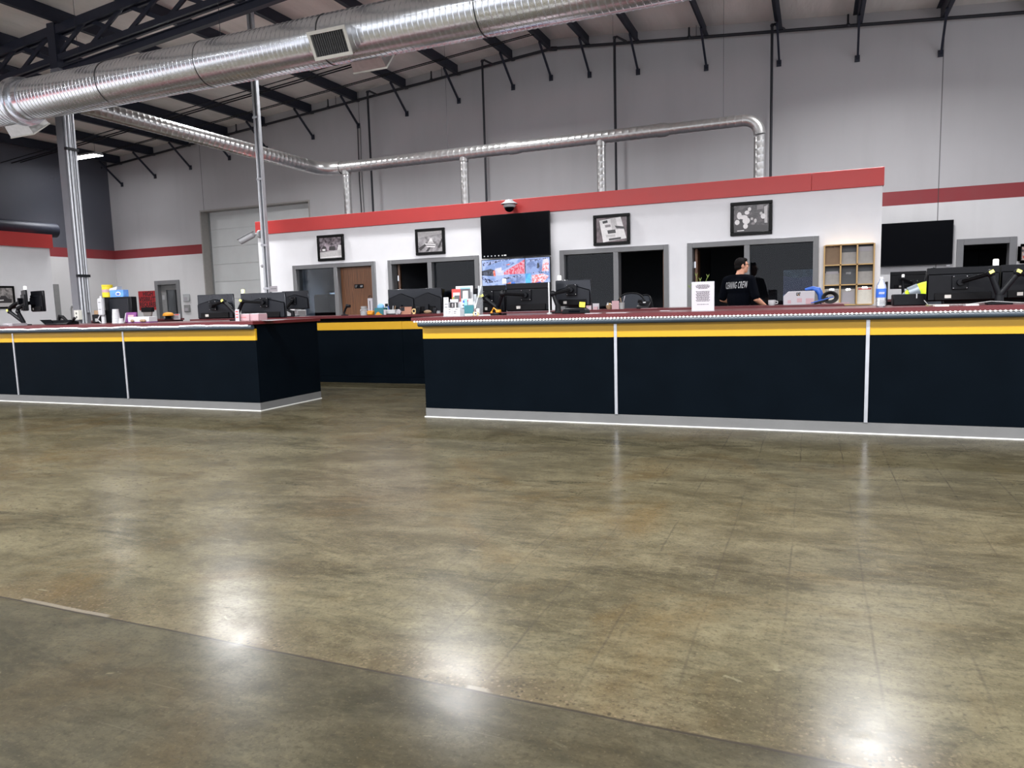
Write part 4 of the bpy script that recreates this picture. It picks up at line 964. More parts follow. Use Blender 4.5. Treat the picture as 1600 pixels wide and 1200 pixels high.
# right counter, left group
YR = 7.5
qa = (749, 446, 790, 488); mE = monitor('black monitor behind the brochure rack with an arm crossing it', qa, YR, ports=True)
qb = (791, 442, 861, 486); mF = monitor('black monitor centred on the right counter below the lit television', qb, YR+.02)
b0 = PY(777, 490, 7.3); b0.z = ZT
arm('black double monitor arm with toy-sized yellow base at the right counter', b0, [(PY(755, 464, 7.25), PY(763, 463, YR-.02), 1), (PY(785, 459, 7.25), PY(822, 461, YR), 0)])
p = PY(786.5, 444, YR); beacon('bright white status light in front of the lit television', (p.x, YR+.03, mF.location.z+(RY(*qb, YR+.02)[3]-RY(*qb, YR+.02)[2])/2+.006))
q = (716, 451, 752, 489); monitor('dark monitor half hidden behind the brochure rack and arm', q, 7.95, lowbox=False)
qc = (868, 437.5, 923, 478); mG = monitor('glossy black chevron monitor at the left of the third office window', qc, 7.75, style='chevron')
b0 = PY(872, 486, 7.5); b0.z = ZT
arm('black monitor arm holding the glossy chevron monitor on the right counter', b0, [(PY(864, 459, 7.5), PY(893, 453, 7.72), 0)])
q = (860, 442, 868, 478)
x0, x1, z0, z1 = RY(867, 441, 869.5, 474, 7.62)
tag(mb('light_grey').lathe([(.03, 0), (.03, .008), (.008, .012), (.008, z1-ZT-.01), (.0, z1-ZT)], ((x0+x1)/2, 7.4, ZT), 12).build('post'), 'thin pale post between two monitors on the right counter', 'post')
p = PY(869.5, 437, 7.75); beacon('small white status light at the top left of the glossy chevron monitor', (p.x+.03, 7.764, mG.location.z+(RY(*qc, 7.75)[3]-RY(*qc, 7.75)[2])/2+.006))

# right counter, right group
qd = (1448, 417, 1562, 470); mH = monitor('widest black flat monitor near the right edge on a tagged arm', qd, 7.35)
qe = (1563, 412, 1668, 466); mI = monitor('black flat monitor cut off by the right edge of the view', qe, 7.37)
b0 = PY(1561, 470, 7.1); b0.z = ZT
arm('black V-shaped double monitor arm with yellow tags near the right edge', b0, [(PY(1548, 427, 7.1), PY(1500, 441, 7.33), 1), (PY(1591, 426, 7.1), PY(1622, 436, 7.35), 1)])
p = PY(1556.5, 412, 7.35); beacon('white status light between the two big right monitors', (p.x, 7.364, mH.location.z+(RY(*qd, 7.35)[3]-RY(*qd, 7.35)[2])/2+.006))
# far work counter
qf = (1391, 424, 1447, 451); mJ = monitor('distant black monitor under the right wall television', qf, 14.95, style='flat')
b0 = PY(1411, 463, 14.8); b0.z = ZT
arm('black monitor arm on the distant monitor under the right wall television', b0, [(PY(1410, 436, 14.8), PY(1428, 443, 14.90), 0)])
p = PY(1411, 433, 14.75); beacon('white status light hung on the distant monitor arm', (p.x, 14.75, p.z))

# ================================================================== THINGS ON THE COUNTERS
def on(px, Y, z=ZT): q = PY(px, 480, Y); return Vector((q.x, Y, z))
def wid(a, b, Y): return PY(b, 480, Y).x - PY(a, 480, Y).x
def hgt(px, py, Y, z=ZT): return PY(px, py, Y).z - z
def block(name, label, cat, px, Y, k, depth=.12, rz=0, group=None, bevel=.003, base=ZT, parts=None):
    """simple carton standing on a counter; px = (x0, ytop, x1)"""
    W = wid(px[0], px[2], Y); Hh = hgt((px[0]+px[2])/2, px[1], Y, base); c = on((px[0]+px[2])/2, Y, base)
    t = thing(name, label, cat, c, rz, group); mb(k).bx(-W/2, W/2, 0, depth, 0, Hh).build('carton', t, bevel=bevel)
    return t, W, Hh
# ---- left counter
for i, (px, Y, nm, n) in enumerate((((-8, 5), 6.95, 'low white paper pad at the very left end of the left counter', 5), ((12.5, 27), 7.1, 'white paper stack beside the double arm base on the left counter', 9))):
    W = wid(*px, Y); t = thing('paper_stack', nm, 'paper', on(sum(px)/2, Y))
    for k in range(n): mb('paper').bx(-W/2, W/2, -.1, .12, .004*k, .004*k+.0038, Matrix.Rotation(.05*math.sin(k*2.1), 4, 'Z')).build('sheaf', t)
Y = 7.15; c = on(92, Y); t = thing('desk_phone', 'dark desk telephone with a raised screen left of the column', 'telephone', c)
W = wid(70, 116, Y); hh = hgt(90, 494, Y)
g = mb('black_plastic').prism([(-.10, 0), (.10, 0), (.10, hh*.35), (-.02, hh*.55), (-.10, .02)], -W*.28, W*.42, 'yz'); g.build('base', t, bevel=.006)
mb('screen_off').prism([(-W*.5, hh*.62), (-W*.12, hh*.62), (-W*.02, 0.004), (-W*.32, .004)], -.09, -.08).build('display', t)
mb('black_matte').tube([(W*.0, -.02, hh*.55), (W*.02, -.01, hh*.98), (W*.1, 0, hh*.9), (W*.26, 0, hh*.3), (W*.4, 0, hh*.28), (W*.5, .0, hh*.75)], [.02, .026, .024, .018, .016, .02], 10).build('handset', t)
# clutter round the column on the far side of the left counter
YZ = 7.75
block('carton_box', 'small brown carton right of the column', 'box', (146, 485, 157), 7.66, 'brown_board', .1, base=ZT+hgt(151, 491.5, 7.65)+.001)[0]
t, W, Hh = block('card_terminal', 'dark card terminal under the brown carton', 'terminal', (142, 491.5, 154.5), 7.65, 'black_plastic', .14, bevel=.01)
mb('mid_grey').bx(-W*.1, W*.2, -.002, .0, Hh*.2, Hh*.55).build('keypad', t)
# old black monitor with things on its top
ym = 7.72; x0, x1, z0, z1 = RY(164, 464, 206, 504, ym); W = x1-x0; zc = ZT
t = thing('computer_monitor', 'large dark square monitor carrying the yellow canister and blue box', 'monitor', ((x0+x1)/2, ym, ZT)); Hh = z1-ZT
mb('black_plastic').bx(-W/2, W/2, .0, .1, .012, Hh).build('housing', t, bevel=.006)
mb('dark_grey').bx(-W*.30, W*.40, -.006, .0, .03, Hh-.03).build('back_shell', t, bevel=.004)
mb('black_matte').bx(-W*.3, W*.3, -.05, .14, 0, .012).build('stand', t)
c = on(164.5, ym, z1); c.y += .05; hh = hgt(164, 445, ym, z1); r_ = wid(159.5, 170.5, ym)/2
t = thing('canister', 'yellow round wipes canister on top of the dark square monitor', 'canister', c+Vector((r_*.2, 0, 0)))
mb('canister_yellow').lathe([(r_*.92, 0), (r_, .006), (r_, hh*.88), (r_*.9, hh*.9), (0, hh*.9)], (0, 0, 0), 24).build('body', t); mb('canister_yellow').lathe([(r_*1.03, hh*.9), (r_*1.03, hh), (0, hh)], (0, 0, 0), 24).build('lid', t)
mb('pink_paper').lathe([(r_*1.005, hh*.4), (r_*1.006, hh*.41), (r_*1.006, hh*.62), (r_*1.005, hh*.63)], (0, 0, 0), 24, None).build('label_band', t)
W = wid(173, 194, ym); hh = hgt(184, 453, ym, z1); t = thing('glove_box', 'blue printed glove box with an open lid on the dark square monitor', 'box', on(184, ym, z1))
mb('blue_box').bx(-W/2, W/2, .0, .09, 0, hh).build('carton', t, bevel=.002); mb('white').sph((W*.12, -.001, hh*.45), (W*.2, .003, hh*.3), 14).build('emblem', t); mb('blue').sph((W*.12, -.003, hh*.45), (W*.12, .003, hh*.15), 14).build('emblem', t)
mb('light_grey').prism([(-W*.55, hh*.98), (-W*.48, hh*1.25), (W*.08, hh*1.5), (W*.02, hh*1.02)], .0, .085).build('flap', t)
Y = 7.64; c = on(159, Y); t = thing('power_strip', 'white upright power strip with a hanging cord beside the dark square monitor', 'power strip', c); W = wid(155, 163.5, Y); b0, b1 = hgt(159, 493, Y), hgt(159, 466, Y)
g = mb('white').bx(-W/2, W/2, -.03, .012, b0, b1); g.build('housing', t, bevel=.012, seg=2)
g = mb('ink'); 
for k in (.35, .75): g.bx(-W*.25, W*.2, -.032, -.029, b0+(b1-b0)*k, b0+(b1-b0)*k+.006)
g.build('sockets', t); mb('white').lathe([(.0, b1+.035), (.016, b1+.03), (.02, b1), (0, b1)], (0, 0, 0), 12).build('plug', t)
mb('white').tube([(-W*.3, -.01, b0+.01), (-W*.5, -.02, b0-.03), (-W*.7, -.02, .05), (-W*.4, 0, .006)], .008, 8).build('cord', t); mb('white').bx(-.03, .03, 0, .03, 0, b0+.005).build('foot', t)
Y = 7.3
for a, b, top, nm in ((175.5, 184.5, 483, 'tall stack of white foam cups on the left counter'), (184.8, 190.5, 497.5, 'short stack of white foam cups beside the tall one')):
    W = wid(a, b, Y); hh = hgt((a+b)/2, top, Y); t = thing('cup_stack', nm, 'cups', on((a+b)/2, Y)); n = max(2, int(hh/.03)); r_ = W/2
    for k in range(n):
        z = hh*k/n; f = 1-.3*k/n; mb('white').lathe([(r_*f, z), (r_*f*1.04, z+.004), (r_*f*.97, z+.006), (r_*f*.94, z+hh/n), (0, z+hh/n)], (0, 0, 0), 20).build('cup', t)
Y = 7.25; W = wid(198, 231, Y); hh = hgt(214, 495, Y)
t = thing('snack_box', 'white and purple open snack carton with brown treats on the left counter', 'snack box', on(214.5, Y)); mb('white').bx(-W/2, W/2, -.0, .14, .012, hh).build('tray', t, bevel=.004); mb('purple').bx(-W/2-.002, W/2+.002, -.003, .143, 0, .014).build('base', t)
for k, u in enumerate((-.26, .18, .30)): mb('brown_board').sph((W*u, -.012, hh*.35), (.03, .016, .02), 12).build('treat', t)
W2 = wid(192, 208, Y+.1); h2 = hgt(200, 487.5, Y+.1)
t = thing('snack_carton', 'purple snack carton lid standing behind the white snack box', 'snack box', on(200.5, Y+.19)); T = Matrix.Rotation(-.25, 4, 'X')
mb('purple').bx(-W2/2, W2/2, 0, .03, 0.01, h2, T).build('lid', t, bevel=.003); mb('white').bx(-W2*.5-.012, -W2*.5, .0, .03, 0.01, h2*.95, T).build('side_flap', t); mb('pink_paper').bx(-W2*.25, W2*.3, -.002, .0, h2*.45, h2*.75, T).build('emblem', t)
Yc_ = 11.9; c = on(229, Yc_, ZT); W = wid(220.5, 237, Yc_)
t = thing('card_holder', 'black and grey card holder stand in front of the warning sign', 'holder', c); hz = hgt(229, 480, Yc_)
mb('dark_file').prism([(-W*.34, .06), (W*.3, .06), (W*.42, hz*.62), (-W*.42, hz*.62)], 0, .05).build('pocket', t, bevel=.006); t.children[0].data.materials[0] = MT['grey_file']
mb('black_plastic').bx(-W*.5, W*.5, -.02, .07, hz*.6, hz).build('top', t, bevel=.01); mb('black_plastic').bx(-W*.2, W*.2, -.03, .08, 0, .06).build('foot', t, bevel=.005)
Y = 9.9; c = on(262, Y); hh = hgt(262, 488, Y)
t = thing('cap_on_stand', 'orange knitted cap on a dark stand in front of the grey steel door', 'cap', c); r_ = wid(256.5, 268.5, Y)/2
mb('black_plastic').lathe([(r_*.8, 0), (r_*.85, .02), (r_*.55, .03), (r_*.6, hh*.45), (r_*.8, hh*.6), (0, hh*.62)], (0, 0, 0), 20).build('stand', t)
mb('orange_cap').sph((0, 0, hh*.72), (r_, r_*.95, hh*.30), 20).build('crown', t); mb('orange_cap').tube([(r_*math.cos(a)*.96, r_*math.sin(a)*.9, hh*.6) for a in [2*PI*i/20 for i in range(21)]], .012, 8).build('brim', t)
t, W, Hh = block('desk_sign', 'small white notice with a red heading right of the orange cap', 'sign', (270, 490.5, 280), 9.95, 'paper', .01, bevel=.001)
mb('red_print').bx(-W*.3, W*.35, -.002, 0, Hh*.78, Hh*.94).build('heading', t); g = mb('ink_grey')
for k in range(5): g.bx(-W*.38, W*(.3-.08*(k % 2)), -.002, 0, Hh*(.64-.12*k), Hh*(.69-.12*k))
g.build('lines', t)
# card boxes in front of the left trio
Y = 7.0
t, W, Hh = block('leaflet_holder', 'narrow white leaflet card leaning on the boxes before the left trio', 'leaflet', (366, 483.5, 373), Y, 'paper', .008, rz=-.1, bevel=.001)
g = mb('red_print')
for k in range(3): g.bx(-W*.3, W*.3, -.002, 0, Hh*(.78-.24*k), Hh*(.85-.24*k))
g.build('print_lines', t)
for a, top, b, k, nm, dy in ((373.5, 488, 388, 'pink_paper', 'left pink and white card box in front of the left trio', .03), (389.2, 487.5, 402.5, 'pink_paper', 'right pale pink card box in front of the left trio', .05)):
    t, W, Hh = block('card_box', nm, 'box', (a, top+3, b), Y+dy, k, .16, group=None)
    mb('white').bx(-W*.48, W*.48, .01, .15, Hh, Hh+.006).build('card_stack', t)
    if dy == .03: mb('red_print').bx(-W*.4, W*.2, -.002, 0, Hh*.5, Hh*.56).build('print_line', t)
t, W, Hh = block('label_printer', 'white desktop printer under the smaller rear monitor', 'printer', (445.5, 484.5, 464), 10.18, 'light_grey', .25, bevel=.012); mb('mid_grey').bx(W*.5-.03, W*.5+.001, .02, .22, .02, Hh-.02).build('side_panel', t)
for i, (px, Y, w_, nm) in enumerate(((425, 6.95, .2, 'flat white papers on the left counter right of the card boxes'), (472, 9.95, .22, 'thin white papers at the left on the rear counter'))):
    tag(mb('paper').bx(-w_/2, w_/2, -.08, .08, 0, .003).build('paper_sheet'), nm, 'paper').location = on(px, Y)

# ---- rear counter
YB1 = 9.85
t = thing('curved_stand', 'dark slim curved stand on the rear counter before the oak door', 'stand', on(538, 10.0)); q = lambda px, py: Vector((PY(px, 480, 10.0).x-t.location.x, 0, hgt(px, py, 10.0)))
mb('black_plastic').lathe([(.06, 0), (.06, .012), (.02, .02), (0, .02)], (0, 0, 0), 20).build('base', t)
mb('black_plastic').tube([Vector((0, 0, .015)), q(537, 489), q(540, 482), q(543, 478)], [.02, .018, .016, .02], 10).build('stalk', t); mb('black_plastic').tube([q(541.5, 478), q(547, 478.3)], [.03, .024], 12).build('head', t)
def jar(label, a, b, top, Y, fill='white', lid='mid_grey'):
    W = wid(a, b, Y); hh = hgt((a+b)/2, top, Y); t = thing('jar', label, 'jar', on((a+b)/2, Y)); r_ = W/2
    mb('clear_plastic').lathe([(r_*.95, .008), (r_, .02), (r_, hh*.62), (r_*.75, hh*.72), (0, hh*.72)], (0, 0, 0), 20).build('body', t); mb(fill).lathe([(r_*.9, .0), (r_*.9, hh*.40), (0, hh*.42)], (0, 0, 0), 20).build('contents', t)
    mb(lid).lathe([(r_*.8, hh*.72), (r_*.8, hh), (0, hh)], (0, 0, 0), 20).build('lid', t); return t
jar('clear jar with white contents on the rear counter before the oak door', 563.5, 574, 478.5, YB1)
t, W, Hh = block('tall_card', 'tall white printed card on a small yellow base, rear counter', 'card', (575, 466, 582), YB1, 'paper', .02, bevel=.001)
mb('toy_yellow').bx(-W*.65, W*.65, -.03, .05, 0, .07).build('base', t, bevel=.015); mb('ink_grey').bx(-W*.12, W*.05, -.002, 0, Hh*.3, Hh*.85).build('print_line', t); mb('dark_grey').tube([(-.02, .01, Hh), (-.02, .01, Hh+.04), (.02, .01, Hh+.04), (.02, .01, Hh)], .006, 6).build('clip_loop', t)
t, W, Hh = block('tissue_box', 'teal tissue box with a pale blue tissue on the rear counter', 'tissue box', (585, 481, 598.5), YB1, 'teal_box', .13)
mb('sky_blue').sph((-W*.02, .065, Hh*1.12), (W*.38, .05, Hh*.48), 12).build('tissue', t)
mb('toy_yellow').prism([(-W*.4, .0), (-W*.2, Hh*.35), (0, Hh*.45), (W*.15, Hh*.2), (W*.42, .0)], -.012, -.001).build('front_print', t)
jar('small bottle with a dark cap left of the paired monitors', 601.5, 606.5, 474.5, 10.02, 'cream_file', 'dark_grey')
t, W, Hh = block('card_stand', 'little white card standing beside the tissue box', 'card', (599, 483.5, 602.5), 9.8, 'paper', .01, bevel=.001)
t = thing('desk_organizer', 'clear desk organiser with pens in front of the paired monitors', 'organizer', on(609.5, 9.85)); W = wid(602, 616, 9.85); hh = hgt(609, 484, 9.85)
mb('light_grey').bx(-W/2, W/2, 0, .1, 0.012, hh).build('tray', t, bevel=.004); mb('black_plastic').bx(-W/2-.01, W/2+.01, -.005, .11, 0, .012).build('base', t)
for k, (dx, c_) in enumerate(((-.3, 'blue'), (-.1, 'dark_grey'), (.12, 'white'), (.3, 'brown_board'))): mb(c_).tube([(W*dx, .05, hh-.01), (W*dx+.012*(k-1.5), .05, hh+.06)], .007, 8).build('pen', t)
t = thing('note_cube', 'tilted white note block before the paired monitors', 'note block', on(623.5, 9.83)); T = Matrix.Translation((0, 0, .042)) @ Matrix.Rotation(.55, 4, 'Y'); mb('paper').bx(-.035, .035, -.02, .03, -.024, .024, T).build('block', t)
t, W, Hh = block('paper_pad', 'flat white paper pad left of the tilted note block', 'paper', (616, 488.5, 622), 9.86, 'paper', .08)
t = thing('wooden_flag', 'wooden stars and stripes flag plaque leaning before the paired monitors', 'plaque', on(634, 9.84)); W = wid(625.5, 643, 9.84); hh = hgt(634, 479.5, 9.84)
for k in range(7): mb('wood_flag' if k % 2 else 'p_mauve').prism([(-W/2+.012*(1-k/6), hh*k/7), (W/2-.01*(1-k/6), hh*k/7), (W/2-.01*(1-k/6)+.001, hh*(k+1)/7), (-W/2+.012*(1-k/6), hh*(k+1)/7)], 0, .02).build('stripe', t); 
for ch in list(t.children): ch.data.materials[0] = MT['wood_flag']
g = mb('dark_grey').bx(-W*.48, -W*.12, -.002, 0, hh*.45, hh*.98); g.m('p_light')
for i in range(4):
    for j in range(3): g.bx(-W*.45+.022*i, -W*.44+.022*i, -.003, -.0015, hh*(.5+.15*j), hh*(.53+.15*j))
g.build('canton', t)
t = thing('round_clock', 'small round gold-faced desk clock right of the wooden flag', 'clock', on(647, 9.86)); r_ = wid(643.5, 650, 9.86)/2
mb('wood_light').lathe([(0, -.012), (r_, -.012), (r_, .012), (0, .012)], (0, 0, r_*1.25), 24, Rx(PI/2)).build('case', t); mb('dark_grey').lathe([(0, .012), (r_*.6, .012), (r_*.6, .014), (0, .014)], (0, 0, r_*1.25), 20, Rx(PI/2)).build('dial', t); mb('wood_light').bx(-r_*.5, r_*.5, -.015, .015, 0, r_*.4).build('foot', t)
t = thing('desk_toy', 'small brown and black desk toy right of the round clock', 'desk toy', on(668, 9.86)); mb('brown_board').sph((0, 0, .028), (.07, .03, .028), 12).build('body', t); mb('black_plastic').bx(-.2, -.12, -.03, .03, 0, .11).build('pen_holder', t, bevel=.01)
t, W, Hh = block('small_box', 'slim dark grey upright box beside the brochure rack, rear counter', 'box', (676, 481, 680.5), 9.9, 'dark_grey', .06, bevel=.006); 
jar('small clear jar of odds at the end of the paired monitors', 682, 688, 485.5, 9.85, 'mid_grey', 'clear_plastic')

# ---- right counter: brochure rack and neighbours
YR0 = 7.02; W = wid(692, 741, YR0); t = thing('brochure_rack', 'clear tiered brochure rack full of leaflets at the right counter\'s left end', 'brochure rack', on(716, YR0)); L0 = -W/2
U = lambda px: PY(px, 480, YR0).x-t.location.x
V = lambda px, py: hgt(px, py, YR0)
h3 = V(715, 447)
mb('acrylic').bx(U(693), U(741), -.02, .2, 0, .006).build('base', t); g = mb('acrylic')
g.prism([(.16, 0), (.2, 0), (.215, h3), (.20, h3)], U(735.5), U(738), 'yz'); g.prism([(0, 0), (.2, 0), (.215, h3), (.19, h3), (.02, .09)], U(740), U(742), 'yz'); g.build('side_panel', t)
for (px0, px1, py, y, nm) in ((693, 720, 480, .0, 0), (697, 738, 466, .07, 0), (701, 736, 452, .15, 0)): mb('acrylic').bx(U(px0), U(px1), y-.004, y, .004, V(710, py)*.8).build('pocket', t)
def leaf(label, cat, x0, y0, x1, y1, dy, k, marks=(), tilt=-.06):
    w2 = (U(x1)-U(x0))/2; z0, z1 = V((x0+x1)/2, y1), V((x0+x1)/2, y0); o = thing('brochure', label, cat, t.location+Vector(((U(x0)+U(x1))/2, dy, max(z0, .006)))); T = Matrix.Rotation(tilt, 4, 'X'); hh = z1-max(z0, .006)
    mb(k).bx(-w2, w2, 0, .006, 0, hh, T).build('cover', o)
    for i, (mk_, a, b, c, d) in enumerate(marks): mb(mk_).bx(-w2+2*w2*a, -w2+2*w2*b, -.0015-.0004*i, .0, hh*c, hh*d, T).build('print', o)
    return o
leaf('tall white leaflet with a blue heading at the back of the brochure rack', 'brochure', 704, 446.5, 731, 470, .13, 'white', (('sky_blue', .25, .85, .72, .9), ('blue', .12, .25, .6, .8)))
leaf('red and white brochure at the left in the middle tier of the rack', 'brochure', 700, 451.5, 714, 474, .095, 'red_print', (('white', .15, .9, .4, .75), ('green_leaf', .05, .8, .3, .45), ('dark_file', .3, .9, .1, .55)))
leaf('dark green brochure with a pale figure in the middle tier of the rack', 'brochure', 714, 451, 729, 474, .088, 'dark_file', (('p_light', .25, .8, .2, .85), ('red_print', .5, .95, .02, .22)))
leaf('white card with short dark lines at the rack front left', 'brochure', 692.5, 464.5, 700, 494, .004, 'white', (('dark_file', .4, .9, .9, .93), ('dark_file', .2, .9, .62, .65), ('dark_file', .2, .8, .46, .49), ('pink_paper', .0, .9, .2, .24)))
leaf('black and white photo leaflet in the rack front tier', 'brochure', 700, 467.5, 712.5, 481, .05, 'white', (('p_black', .02, .98, .0, .62), ('p_mid', .2, .4, .1, .5), ('p_light', .6, .75, .0, .55)))
leaf('lilac leaflet with dark symbols right in the front tier', 'brochure', 717.5, 466.5, 726.5, 481, .052, 'sky_blue', (('white', .0, .4, .0, 1.0), ('blue', .25, .55, .55, .8), ('dark_file', .2, .5, .2, .35)))
leaf('white curved card at the right of the front tier', 'brochure', 728, 466.5, 735.5, 476, .06, 'white', ())
leaf('left white business card pocket at the bottom of the rack', 'cards', 699.5, 481, 707, 494, -.018, 'white', (('ink', .3, .7, .8, .85), ('ink', .3, .7, .5, .55), ('ink', .2, .6, .3, .33)))
leaf('right white business card pocket at the bottom of the rack', 'cards', 707.3, 481, 719.5, 494, -.018, 'white', (('ink', .4, .7, .8, .85), ('ink', .2, .5, .5, .57), ('ink', .2, .5, .3, .34)))
t, W, Hh = block('tissue_box', 'teal patterned tissue box at the right foot of the brochure rack', 'tissue box', (725, 477, 739.5), 6.98, 'teal_box', .02); mb('cream_file').bx(-W*.42, W*.42, -.002, 0, Hh*.04, Hh*.22).build('print', t)
t = thing('wooden_clock', 'small wooden stand with a round white dial by the teal box', 'clock', on(743, 6.98)); W = wid(737.5, 749.5, 6.98); hh = hgt(743, 482, 6.98)
mb('wood_light').bx(-W*.42, W*.42, 0, .03, 0, hh*.55).build('body', t, bevel=.004); mb('white').lathe([(0, 0), (W*.22, 0), (W*.22, .004), (0, .004)], (0, 0, hh*.3), 20, Rx(PI/2)).build('dial', t); mb('ink').lathe([(0, .004), (W*.09, .004), (W*.09, .006), (0, .006)], (0, 0, hh*.3), 12, Rx(PI/2)).build('dial_centre', t)
for dx, k in ((-.25, 'p_mauve'), (.2, 'p_light')): mb(k).lathe([(0, 0), (W*.2, 0), (W*.2, .012), (0, .012)], (W*dx, .02, hh*.78), 16, Rx(PI/2)).build('ornament', t)
mb('white').bx(W*.32, W*.48, .0, .02, hh*.3, hh).build('tag', t)
t = thing('toy_excavator', 'small yellow toy digger on the monitor arm base, right counter', 'toy', on(776, 7.18)); q = lambda px, py: Vector((PY(px, 480, 7.18).x-t.location.x, 0, hgt(px, py, 7.18)))
g = mb('black_plastic')
for y in (-.03, .03): g.tube([(-.035, y, .012), (.04, y, .012)], .012, 10)
g.build('tracks', t); mb('toy_yellow').bx(-.005, .045, -.025, .025, .026, .06).build('cab', t, bevel=.006); mb('toy_yellow').tube([(0, 0, .05), (-.035, 0, .08), (-.06, 0, .04)], [.009, .008, .006], 8).build('boom', t); mb('toy_yellow').sph((-.062, 0, .03), (.014, .016, .012), 8).build('bucket', t)
t = thing('pen', 'white pen lying on the right counter beside the arm base', 'pen', on(757, 6.9)); mb('white').tube([(-.07, 0, .006), (.06, .01, .006)], .006, 8).build('barrel', t); mb('dark_grey').tube([(.06, .01, .006), (.072, .011, .006)], [.005, .001], 8).build('tip', t)
t = thing('card_terminal', 'low black wedge-shaped terminal in front of the glossy chevron monitor', 'terminal', on(898.5, 7.1)); W = wid(879, 918, 7.1); hh = hgt(898, 481.5, 7.1)
mb('black_plastic').prism([(-W*.5, 0), (W*.5, 0), (W*.46, hh*.7), (W*.36, hh), (-W*.38, hh), (-W*.48, hh*.5)], -.05, .1).build('housing', t, bevel=.008); mb('screen_off').bx(-W*.2, W*.24, -.052, -.05, hh*.25, hh*.6).build('display', t)
def note(label, px, Y, k, z=None, name='sticky_note', cat='note', rz=.05):
    W = wid(px[0], px[2], Y); z0, z1 = hgt((px[0]+px[2])/2, px[3], Y), hgt((px[0]+px[2])/2, px[1], Y); return W, z0, z1
W, z0, z1 = note('', (905, 472, 914, 480), 7.68, ''); t = thing('sticky_note', 'yellow sticky note hanging on the glossy chevron monitor', 'note', on(909.5, 7.714)+Vector((0, 0, z0))); mb('yellow_note').bx(-W/2, W/2, -.002, 0, 0, z1-z0, Matrix.Rotation(.08, 4, 'Y')).build('paper', t)
for a, top, b, k, nm in ((916, 472, 924, 'pink_paper', 'pink and white card standing right of the yellow note'), (926, 474, 936, 'paper', 'white name card on a pink foot, rear counter')):
    t, W, Hh = block('card_stand', nm, 'card', (a, top, b), 9.9, k, .012, bevel=.001)
    if k == 'paper': mb('pink_paper').bx(-W*.3, W*.3, -.03, -.001, 0, Hh*.5).build('foot', t)
    else: mb('paper').prism([(-W*.45, .01), (W*.45, .01), (W*.45, Hh*.6)], -.002, 0).build('corner', t)
t = thing('wicker_basket', 'round woven basket of trinkets left of the pink note', 'basket', on(952, 10.0)); r_ = wid(947, 957, 10.0)/2; hh = hgt(952, 471, 10.0)
mb('brown_board').lathe([(r_*.7, 0), (r_, hh*.3), (r_*.95, hh*.55), (r_*.8, hh*.55), (0, hh*.4)], (0, 0, 0), 20).build('basket', t); 
for k in range(5): mb(('p_light', 'wood_light', 'mid_grey')[k % 3]).sph((r_*.55*math.cos(k*1.3), r_*.5*math.sin(k*1.3), hh*(.58+.08*(k % 3))), r_*.32, 10).build('trinket', t)
t, W, Hh = block('note_card', 'pink square note card on the rear counter beside the basket', 'card', (956, 470, 967, ), 9.9, 'pink_paper', .01, bevel=.001); 
t = thing('pen_cup', 'small cup with pens right of the pink note card', 'pen cup', on(971.5, 9.95)); mb('mid_grey').lathe([(.035, 0), (.04, .09), (.034, .09), (.03, .01), (0, .01)], (0, 0, 0), 16).build('cup', t)
for k, (a, c_) in enumerate(((.28, 'paper'), (-.2, 'brown_board'), (.05, 'dark_grey'))): mb(c_).tube([(.01*k, 0, .012), (.01*k+a*.16, 0, .16+.02*(k == 0))], .006, 8).build('pen', t)
t = thing('desk_phone', 'black desk phone with a light display before the chair backs', 'telephone', on(1006, 9.95)); W = wid(995, 1014, 9.95); mb('black_plastic').prism([(-.08, 0), (.1, 0), (.1, .1), (-.08, .03)], -W/2, W/2, 'yz').build('base', t, bevel=.006); mb('light_grey').bx(-W*.02, W*.2, -.02, .01, .085, .092, Matrix.Rotation(.3, 4, 'X')).build('display', t); mb('black_matte').tube([(-W*.45, 0, .08), (-W*.4, 0, .11), (-W*.2, 0, .11), (-W*.15, 0, .08)], .016, 8).build('handset', t)
for i, (px, Y, w_, k, nm) in enumerate(((1015, 9.88, .22, 'pink_paper', 'pink papers lying by the black desk phone'), (927, 6.95, .14, 'paper', 'small white slip on the right counter below the name card'), (965, 6.98, .2, 'paper', 'white paper strips on the right counter left of the tall notice'), (1040, 7.6, .1, 'paper', 'white slip beside the tall notice on the counter'), (1300, 10.25, .4, 'pink_paper', 'pink papers at the right end of the rear counter'), (1470, 6.92, .1, 'cream_file', 'tiny slip in front of the widest monitor'), (1517, 6.9, .09, 'white', 'white scrap by the V-shaped arm'))):
    tag(mb(k).bx(-w_/2, w_/2, -.06, .06, 0, .004 if i < 4 else .012).build('paper_sheet'), nm, 'paper').location = on(px, Y)

# notice standing on the right counter
Y = 6.98; W = wid(1080.5, 1116, Y); hh = hgt(1098, 440, Y); t = thing('notice_stand', 'white printed notice standing on the right counter left of the man', 'notice', on(1098.2, Y))
mb('acrylic').bx(-W/2, W/2, .004, .008, 0, hh).bx(-W/2, W/2, .0, .06, 0, .004).build('stand', t); mb('paper').bx(-W/2+.002, W/2-.002, .0005, .0035, .006, hh-.003).build('sheet', t)
g = mb('ink_grey'); rows = [(.88, .5), (.85, .62), (.82, .62), (.79, .56), (.76, .4)] + [(.66-.033*k, .62-.05*(k % 3)) for k in range(11)] + [(.22, .5)]
random.seed(3)
for v, wd in rows:
    u = -wd/2
    while u < wd/2:
        l_ = random.uniform(.03, .09); g.bx(W*u, W*min(u+l_, wd/2), -.0005, .0006, hh*v, hh*v+.0055); u += l_+.018
g.build('text_lines', t)
t = thing('potted_plant', 'thin green sprigs in a pot behind the tall white notice', 'plant', on(1093, 10.0)); mb('white').lathe([(.05, 0), (.07, .12), (.06, .12), (.045, .02), (0, .02)], (0, 0, 0), 18).build('pot', t)
